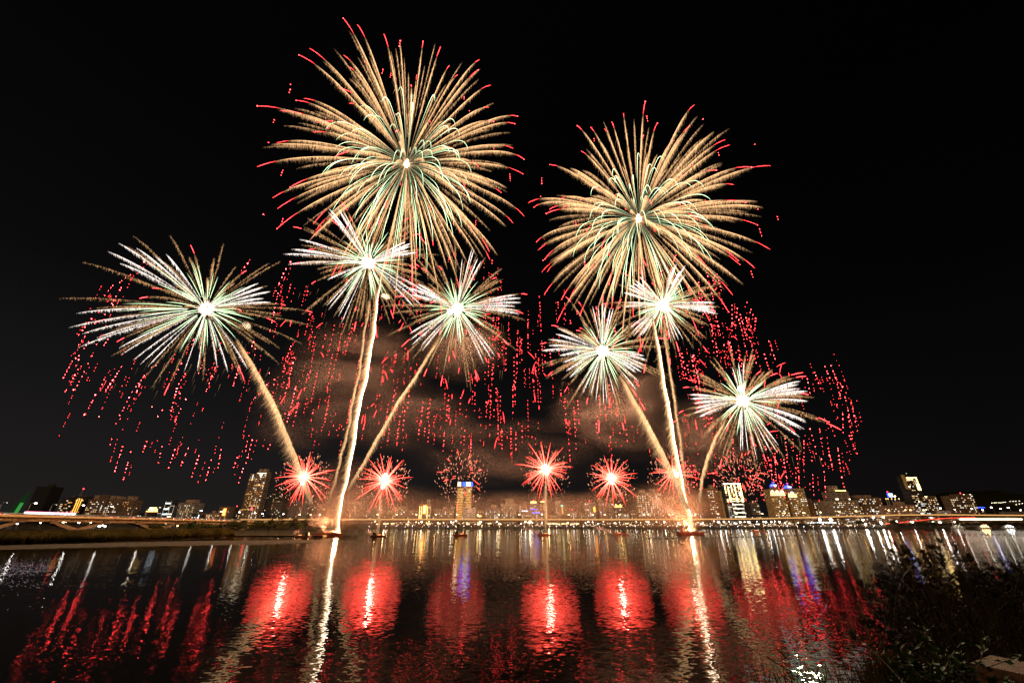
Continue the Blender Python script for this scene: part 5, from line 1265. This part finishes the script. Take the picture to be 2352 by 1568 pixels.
for px, py, lb, E_ in ((2196, 1210, 'small pale motor boat moored by the right far bushes', E_dim), (2256, 1209, 'gold lit tour boat moored at the far right bank', E_sodium), (2312, 1209, 'larger pleasure boat with red and white lights at the far right bank', E_park[2])):
    c = on_z(px, py + 3, 0); c[1] = min(c[1], 680); c[0] = at(px, py, c[1])[0]; L = 10
    t = thing('moored_boat', lb, 'boat', c)
    hull(c[0]-L, c[0]+L, c[1]-4, 4, 1.6, 2.4).build('hull', M_paint[2], t)
    MB().box(c[0]-L*.6, c[0]+L*.5, c[1]-3.4, c[1]-.6, 1.6, 3.6).box(c[0]-L*.3, c[0]+L*.3, c[1]-3.2, c[1]-.8, 3.6, 5).build('cabin', M_paint[2], t)
    for k in range(5): MB().dome((c[0]-L*.5 + k*L*.25, c[1]-4.1, 2.6 + (k % 2)*2), .45, .25, .4, 6, 2, True).build('deck_lamp', E_, t)
# float line across the right of the river
for k in range(64):
    px = 1490 + k * 13.4; p = on_z(px, np.interp(px, [1490, 1700, 1900, 2352], [1235.5, 1232, 1226.5, 1227]), .12)
    t = MB().dome((p[0], p[1], .1), 1.3, .5, .35, 8, 3, True).build('float_buoy', M_dark, None, own=p)
    tag(t, 'dark float in the line of floats across the right of the river', 'float', 'floats in the line across the river')
for o_ in car0: pass

# ------------------------------------------------------------------ smoke
def smoke_mat(name, dens, scale, lo, hi, col=(.78, .62, .52), stretch=(1, 1, 1)):
    m, n, l = _new(name)
    o = n.new('ShaderNodeOutputMaterial'); v = n.new('ShaderNodeVolumePrincipled')
    v.inputs['Color'].default_value = (*col, 1); v.inputs['Anisotropy'].default_value = 0.0
    t = n.new('ShaderNodeTexCoord'); ln = n.new('ShaderNodeVectorMath'); ln.operation = 'LENGTH'; l.new(t.outputs['Object'], ln.inputs[0])
    g = n.new('ShaderNodeNewGeometry'); mp = n.new('ShaderNodeMapping'); mp.inputs['Scale'].default_value = stretch; l.new(g.outputs['Position'], mp.inputs[0])
    ns = n.new('ShaderNodeTexNoise'); ns.inputs['Scale'].default_value = scale; ns.inputs['Detail'].default_value = 6; ns.inputs['Roughness'].default_value = .6; ns.inputs['Distortion'].default_value = 1.2
    l.new(mp.outputs[0], ns.inputs['Vector'])
    a = n.new('ShaderNodeMapRange'); a.interpolation_type = 'SMOOTHSTEP'
    a.inputs[1].default_value, a.inputs[2].default_value, a.inputs[3].default_value, a.inputs[4].default_value = lo, hi, 0, 1
    l.new(ns.outputs['Fac'], a.inputs[0])
    b = n.new('ShaderNodeMapRange'); b.interpolation_type = 'SMOOTHSTEP'
    b.inputs[1].default_value, b.inputs[2].default_value, b.inputs[3].default_value, b.inputs[4].default_value = 1.0, .25, 0, 1
    l.new(ln.outputs['Value'], b.inputs[0])
    m1 = n.new('ShaderNodeMath'); m1.operation = 'MULTIPLY'; l.new(a.outputs[0], m1.inputs[0]); l.new(b.outputs[0], m1.inputs[1])
    m2 = n.new('ShaderNodeMath'); m2.operation = 'MULTIPLY'; l.new(m1.outputs[0], m2.inputs[0]); m2.inputs[1].default_value = dens
    l.new(m2.outputs[0], v.inputs['Density']); l.new(v.outputs[0], o.inputs['Volume'])
    return m
def smoke(px, py, Y, rx, rz, ry, mat, tilt=0, label=None):
    c = at(px, py, Y); m = pxm(c)
    mb = MB().dome((0, 0, 0), 1, 1, 1, 24, 8, True)
    o = mb.build('smoke', mat); o.location = [float(v) for v in c]; o.scale = (rx*m, ry, rz*m); o.rotation_euler = (0, math.radians(tilt), 0)
    return tag(o, label or 'brown pink smoke drifting between the bursts', 'smoke', None, 'stuff')
SD = 0.010
SM = smoke_mat('drifting_smoke', SD * .46, .022, .36, .74, (.80, .47, .36), stretch=(.6, 1, 1.5))
SMW = smoke_mat('low_smoke', SD * .62, .016, .30, .68, (.95, .53, .34), stretch=(.8, 1, 1.2))
SMP = smoke_mat('smoke_puff', .09, .16, .32, .55, (.9, .82, .72))
SMG = smoke_mat('glow_smoke', .013, .045, .30, .66, (.95, .60, .46))
SMB = smoke_mat('barge_smoke', .11, .12, .34, .60, (.85, .55, .48))
smoke(820, 850, 356, 190, 150, 34, SM, 15); smoke(930, 960, 358, 200, 90, 34, SM); smoke(700, 930, 352, 140, 130, 30, SM, -15)
smoke(1390, 960, 352, 180, 100, 34, SM, 20); smoke(1450, 900, 345, 110, 80, 24, SM); smoke(1170, 1040, 365, 260, 90, 40, SM)
smoke(1620, 1010, 350, 160, 110, 30, SM); smoke(1060, 800, 350, 130, 90, 26, SM)
smoke(860, 1165, 350, 260, 62, 60, SMW); smoke(1200, 1170, 380, 330, 46, 70, SMW); smoke(1480, 1165, 360, 200, 60, 60, SMW); smoke(790, 1130, 320, 110, 90, 26, SMW)
smoke(1540, 1150, 330, 90, 70, 26, SMW)
smoke(886, 681, 322, 14, 8, 4.5, SMP, 10, 'small dense cream smoke puff right of the tallest comet'); smoke(567, 748, 310, 13, 10, 4.5, SMP, 30, 'small dense cream smoke puff right of the far left burst')
smoke(745, 1200, 300, 13, 26, 5, SMB, 12, 'pink smoke column rising from the mortar racks of the loaded barge'); smoke(724, 1196, 303, 22, 20, 6, SMB, -40, 'pink smoke drifting left off the loaded barge'); smoke(772, 1192, 305, 13, 26, 5, SMB, 10, 'pink smoke around the flame of the loaded barge')
smoke(1535, 1170, 333, 80, 13, 7, SMB, 37, 'long slanting smoke plume blown left from the right barge')
smoke(683, 1222, 300, 16, 8, 4, SMB, -35, 'pink smoke puff over the small boat left of the loaded barge'); smoke(850, 1222, 300, 22, 6, 4, SMB, 20, 'pink smoke streak over the boat right of the loaded barge')
smoke(1220, 1217, 300, 34, 7, 4, SMB, 18, 'pale smoke streak over the small boat at the centre'); smoke(1390, 1217, 305, 36, 7, 4, SMB, 14, 'pale smoke streak over the small boat right of the centre')
for px, y0, y1 in ((873, 1130, 1224), (1253, 1105, 1222)):
    smoke(px, (y0 + y1) / 2, 292, 6.5, (y1 - y0) / 2 * 1.05, 2.6, SMB, 0, 'thin brown smoke stem under the %s red burst' % ('double cored' if px < 1000 else 'central'))

smoke(780, 1150, 306, 78, 74, 14, SMG, 8, 'glowing pink smoke bank above the loaded barge'); smoke(1572, 1165, 318, 60, 60, 13, SMG, -10, 'glowing smoke bank above the right barge')

# ------------------------------------------------------------------ near bank
M_turf = pbr('near_soil', (.05, .04, .022), .95, .5, 1.2)
def crest(x): return 5.2 if x < 3.5 else min(5.2 + (x - 3.5) * .8, 9.5)
def near_z(x, y):
    c = crest(x); return 6.3 + .05*math.sin(x*2.1) + .04*math.sin(y*3.3 + x) if y < c else max(-1.0, 6.3 - (y - c) * 1.05 + .08*math.sin(x*3 + y*2))
nx, ny = 90, 60; V, F = [], []
for i in range(nx):
    x = -40 + 80 * i / (nx - 1)
    for j in range(ny):
        y = -12 + 34 * j / (ny - 1); V.append((x, y, near_z(x, y)))
for i in range(nx - 1):
    for j in range(ny - 1): F.append((i*ny+j, (i+1)*ny+j, (i+1)*ny+j+1, i*ny+j+1))
struct('near_bank', MB().add(V, F), M_turf)
# stone bench
zt = 6.75
A, Bq, Cq, Dq = on_z(2228, 1521, zt), on_z(2276, 1503, zt), on_z(2370, 1518, zt), on_z(2372, 1552, zt)
e1 = (Bq - A); e1 /= np.linalg.norm(e1); e2 = Dq - A; e2 /= np.linalg.norm(e2)
dep = np.linalg.norm(Bq - A); Ln = 3.2
bn = thing('stone_bench', 'low dark stone bench slab with a worn pale patch at bottom right', 'bench', (A[0], A[1], 6.3))
M_stone = pbr('bench_stone', (.085, .042, .020), .85, .35, 9); M_worn = pbr('worn_patch', (.16, .10, .035), .85, .5, 6, col2=(.06, .032, .012))
def quad_prism(p, z0, z1): return MB().prism([tuple(q[:2]) for q in p], z0, z1)
j0 = .58
quad_prism([A, A + e2*(j0-.006), A + e2*(j0-.006) + e1*dep, A + e1*dep], zt - .16, zt).build('end_slab', M_stone, bn)
quad_prism([A + e2*(j0+.006), A + e2*Ln, A + e2*Ln + e1*dep, A + e2*(j0+.006) + e1*dep], zt - .16, zt).build('long_slab', M_stone, bn)
pts = []
for k in range(16):
    a = 2*math.pi*k/16; r = .8 + .2*math.sin(k*2.7)
    pts.append(A + e2*(j0 + .95 + .85*r*math.cos(a)) + e1*dep*(.55 + .3*r*math.sin(a)))
quad_prism(pts, zt, zt + .004).build('worn_patch', M_worn, bn)
for f in (.12, 1.3, 2.6): quad_prism([A + e2*f + e1*dep*.12, A + e2*(f+.4) + e1*dep*.12, A + e2*(f+.4) + e1*dep*.85, A + e2*f + e1*dep*.85], 6.2, zt - .16).build('support', M_stone, bn)
# shrubs with rosettes of small leaves
M_sh = [pbr('shrub_leaf', (.018, .014, .005), .7, .5, 6, spec=.08), pbr('shrub_leaf_olive', (.026, .018, .006), .7, .5, 6, spec=.08), pbr('low_leaf', (.022, .036, .008), .6, .5, 6, spec=.08)]
M_twig = pbr('twig', (.05, .035, .022), .9, .3, 5)
def leaf(p, d, L, wd, g):
    d = d / (np.linalg.norm(d) + 1e-9); s = np.cross(d, [g.gauss(0, .4), g.gauss(0, .4), 1]); s /= np.linalg.norm(s) + 1e-9; n = np.cross(s, d)
    c = p + d * L * .62
    return [p, c + s*wd/2 + n*L*.05, p + d*L - n*L*.06, c - s*wd/2 + n*L*.05, c - n*L*.04]
LF = [(0, 1, 4), (1, 2, 4), (2, 3, 4), (3, 0, 4)]
def shrub(label, base, top_pts, seed, mat, nleaf=10, L=.085, wd=.032, twigs=5):
    g = random.Random(seed); t = thing('shrub', label, 'shrub', base, None); base = np.array(base, float)
    TV, TF, k0 = [], [], 0; LV, LFs = [], []
    def stem(a, b, r0, r1, bend):
        nonlocal k0
        mid = (a + b) / 2 + np.array([g.gauss(0, bend), g.gauss(0, bend), g.gauss(0, bend*.5)])
        s = np.linspace(0, 1, 6)[:, None]; P = (1-s)**2*a + 2*s*(1-s)*mid + s*s*b
        V, F = tube(P, np.linspace(r0, r1, 6), 4); TV.append(V); TF.append(F + k0); k0 += len(V); return P
    def ros(p, d, n, sc=1.0):
        for _ in range(n):
            q = d * .55 + np.array([g.gauss(0, .55), g.gauss(0, .55), g.gauss(.1, .5)])
            i = len(LV); LV.extend(leaf(p - d*g.uniform(0, .05), q, L*g.uniform(.6, 1.15)*sc, wd*g.uniform(.7, 1.2)*sc, g)); LFs.extend([tuple(x + i for x in f) for f in LF])
    for tp in top_pts:
        tp = np.array(tp, float); b0 = base + np.array([g.gauss(0, .18), g.gauss(0, .15), 0])
        P = stem(b0, tp, .014, .005, .22)
        ros(tp, (tp - P[-2]) / np.linalg.norm(tp - P[-2]), nleaf + 4)
        for q in range(twigs):
            i = g.randrange(1, 5); a = P[i]; e_ = a + np.array([g.gauss(0, .26), g.gauss(0, .22), g.uniform(.1, .42)])
            P2 = stem(a, e_, .006, .003, .06); d = (e_ - P2[-2]); d /= np.linalg.norm(d); ros(e_, d, nleaf)
            for z in (2, 3, 4): ros(P2[z], d, max(1, nleaf // 4))
    mesh('branches', np.concatenate(TV), np.concatenate(TF), M_twig, t)
    mesh('foliage', np.array(LV), LFs, mat, t)
    return t
def tops(pxs, Y, jit=8, n=1):
    return [at(x + random.uniform(-jit, jit), y + random.uniform(-jit, jit), Y + random.uniform(-.35, .35)) for x, y in pxs for _ in range(n)]
def ground_at(px, Y):
    x = at(px, 1500, Y)[0]; return (x, Y, near_z(x, Y) - .03)
shrub('tall dark shrub on the near right bank with bud-like leaf tips against the water', ground_at(2165, 7.2), tops([(2085,1268),(2105,1295),(2118,1262),(2140,1300),(2160,1285),(2185,1320),(2200,1262),(2215,1295),(2230,1340),(2130,1350),(2170,1370),(2100,1360)], 7.0, 8, 2), 3, M_sh[1], 11)
shrub('dark shrub at the left front of the near right thicket', ground_at(2090, 7.4), tops([(2072,1380),(2060,1340),(2085,1330),(2070,1420),(2050,1450),(2100,1420),(2080,1470)], 7.1, 12, 2), 5, M_sh[0], 10)
shrub('dense dark shrub in the middle of the near right thicket', ground_at(2210, 6.9), tops([(2150,1420),(2200,1400),(2250,1380),(2120,1460),(2180,1470),(2240,1450),(2280,1400),(2300,1360),(2270,1330)], 6.6, 14, 3), 8, M_sh[0], 10)
shrub('dark shrub at the right edge of the near thicket above the bench', ground_at(2330, 6.6), tops([(2300,1320),(2330,1300),(2350,1340),(2320,1390),(2290,1440),(2350,1420),(2340,1460),(2260,1470),(2375,1300)], 6.4, 14, 3), 9, M_sh[1], 10)
shrub('low dark shrub filling the gap between thicket and bench', ground_at(2170, 6.2), tops([(2120,1500),(2170,1510),(2210,1490),(2070,1510),(2240,1480),(2290,1480)], 6.0, 14, 3), 12, M_sh[0], 9)
shrub('dim green broad leaved plant left of the stone bench', ground_at(2150, 4.7), tops([(2130,1530),(2170,1545),(2205,1540),(2100,1550),(2150,1560),(2190,1520),(2060,1560)], 4.6, 10, 2), 14, M_sh[2], 9, .075, .045, 4)
# grasses
def grass_patch(n, xr, Yr, hr, seed, lean=.25):
    g = np.random.default_rng(seed); U = g.uniform(*xr, n); Yy = g.uniform(*Yr, n)
    Bp = np.array([(at(u, 1540, y)[0], y, 0) for u, y in zip(U, Yy)]); Bp[:, 2] = [near_z(b[0], b[1]) for b in Bp]
    h = g.uniform(*hr, n); T = Bp + np.stack([g.normal(-.05, lean, n)*h, g.normal(0, lean, n)*h, h], 1)
    Md = (Bp + T) / 2 + np.stack([np.zeros(n), np.zeros(n), .12*h], 1)
    w_ = g.uniform(.003, .006, n)[:, None]; sx = np.array([[1.0, .3, 0]])
    V = np.stack([Bp - sx*w_, Bp + sx*w_, Md - sx*w_*.8, Md + sx*w_*.8, T], 1).reshape(-1, 3)
    k = np.arange(n)[:, None]*5; F = np.concatenate([k + [0,1,3], k + [0,3,2], k + [2,3,4]], 0)
    return V, F
P1 = grass_patch(1900, (1960, 2240), (4.6, 6.2), (.18, .42), 1); P2 = grass_patch(110, (1730, 1960), (4.9, 5.3), (.3, .5), 2); P3 = grass_patch(500, (2180, 2400), (5.6, 7.2), (.5, 1.2), 3)
V, F, _ = join([(*P1, 0), (*P2, 0), (*P3, 0)])
tag(mesh('grass', V, F, pbr('dry_grass', (.06, .045, .015), .8, .5, 4)), 'dry grass along the near bank at the bottom right', 'grass', kind='stuff')
def stalk(label, px, pyb, pyt, Y, lean, blades, name='reed_stalk'):
    b = at(px, pyb, Y); x = b[0]; b = np.array([x, Y, near_z(x, Y)]); tp = at(px + lean, pyt, Y)
    t = thing(name, label, 'plant', b)
    mid = (b + tp)/2 + np.array([-.03, 0, .05]); V, F = tube([b, mid, tp], [.006, .005, .002], 4); mesh('stem', V, F, pbr('dry_stem', (.12, .09, .035), .8, .4, 5), t)
    g = random.Random(px); mb = MB()
    for k in range(blades):
        f = .55 + .45*k/max(1, blades); p = b + (tp - b)*f; q = p + np.array([g.uniform(-.22, .22), g.uniform(-.1, .1), g.uniform(.08, .26)]); r_ = q + (q-p)*.7 - np.array([0, 0, .1])
        s = np.array([.012, .005, 0]); mb.add([p - s*.5, p + s*.5, q + s, q - s, r_], [(0,1,2,3),(3,2,4)])
    mb.build('blades', pbr('stalk_blade', (.08, .065, .025), .7, .4, 5), t)
stalk('tallest reed stalk standing out of the near thicket', 2150, 1480, 1222, 6.9, -8, 14)
stalk('thin reed stalk left of the tallest one in the near thicket', 2118, 1480, 1248, 6.9, -30, 6)
stalk('bare thin stalk leaning left at the left front of the thicket', 2010, 1500, 1285, 6.6, -60, 4)
stalk('thin bent reed stalk at the right edge of the picture', 2335, 1480, 1268, 6.0, 26, 8)
stalk('thin dark grass stalk over the water at the bottom', 1838, 1620, 1490, 4.8, -30, 3)
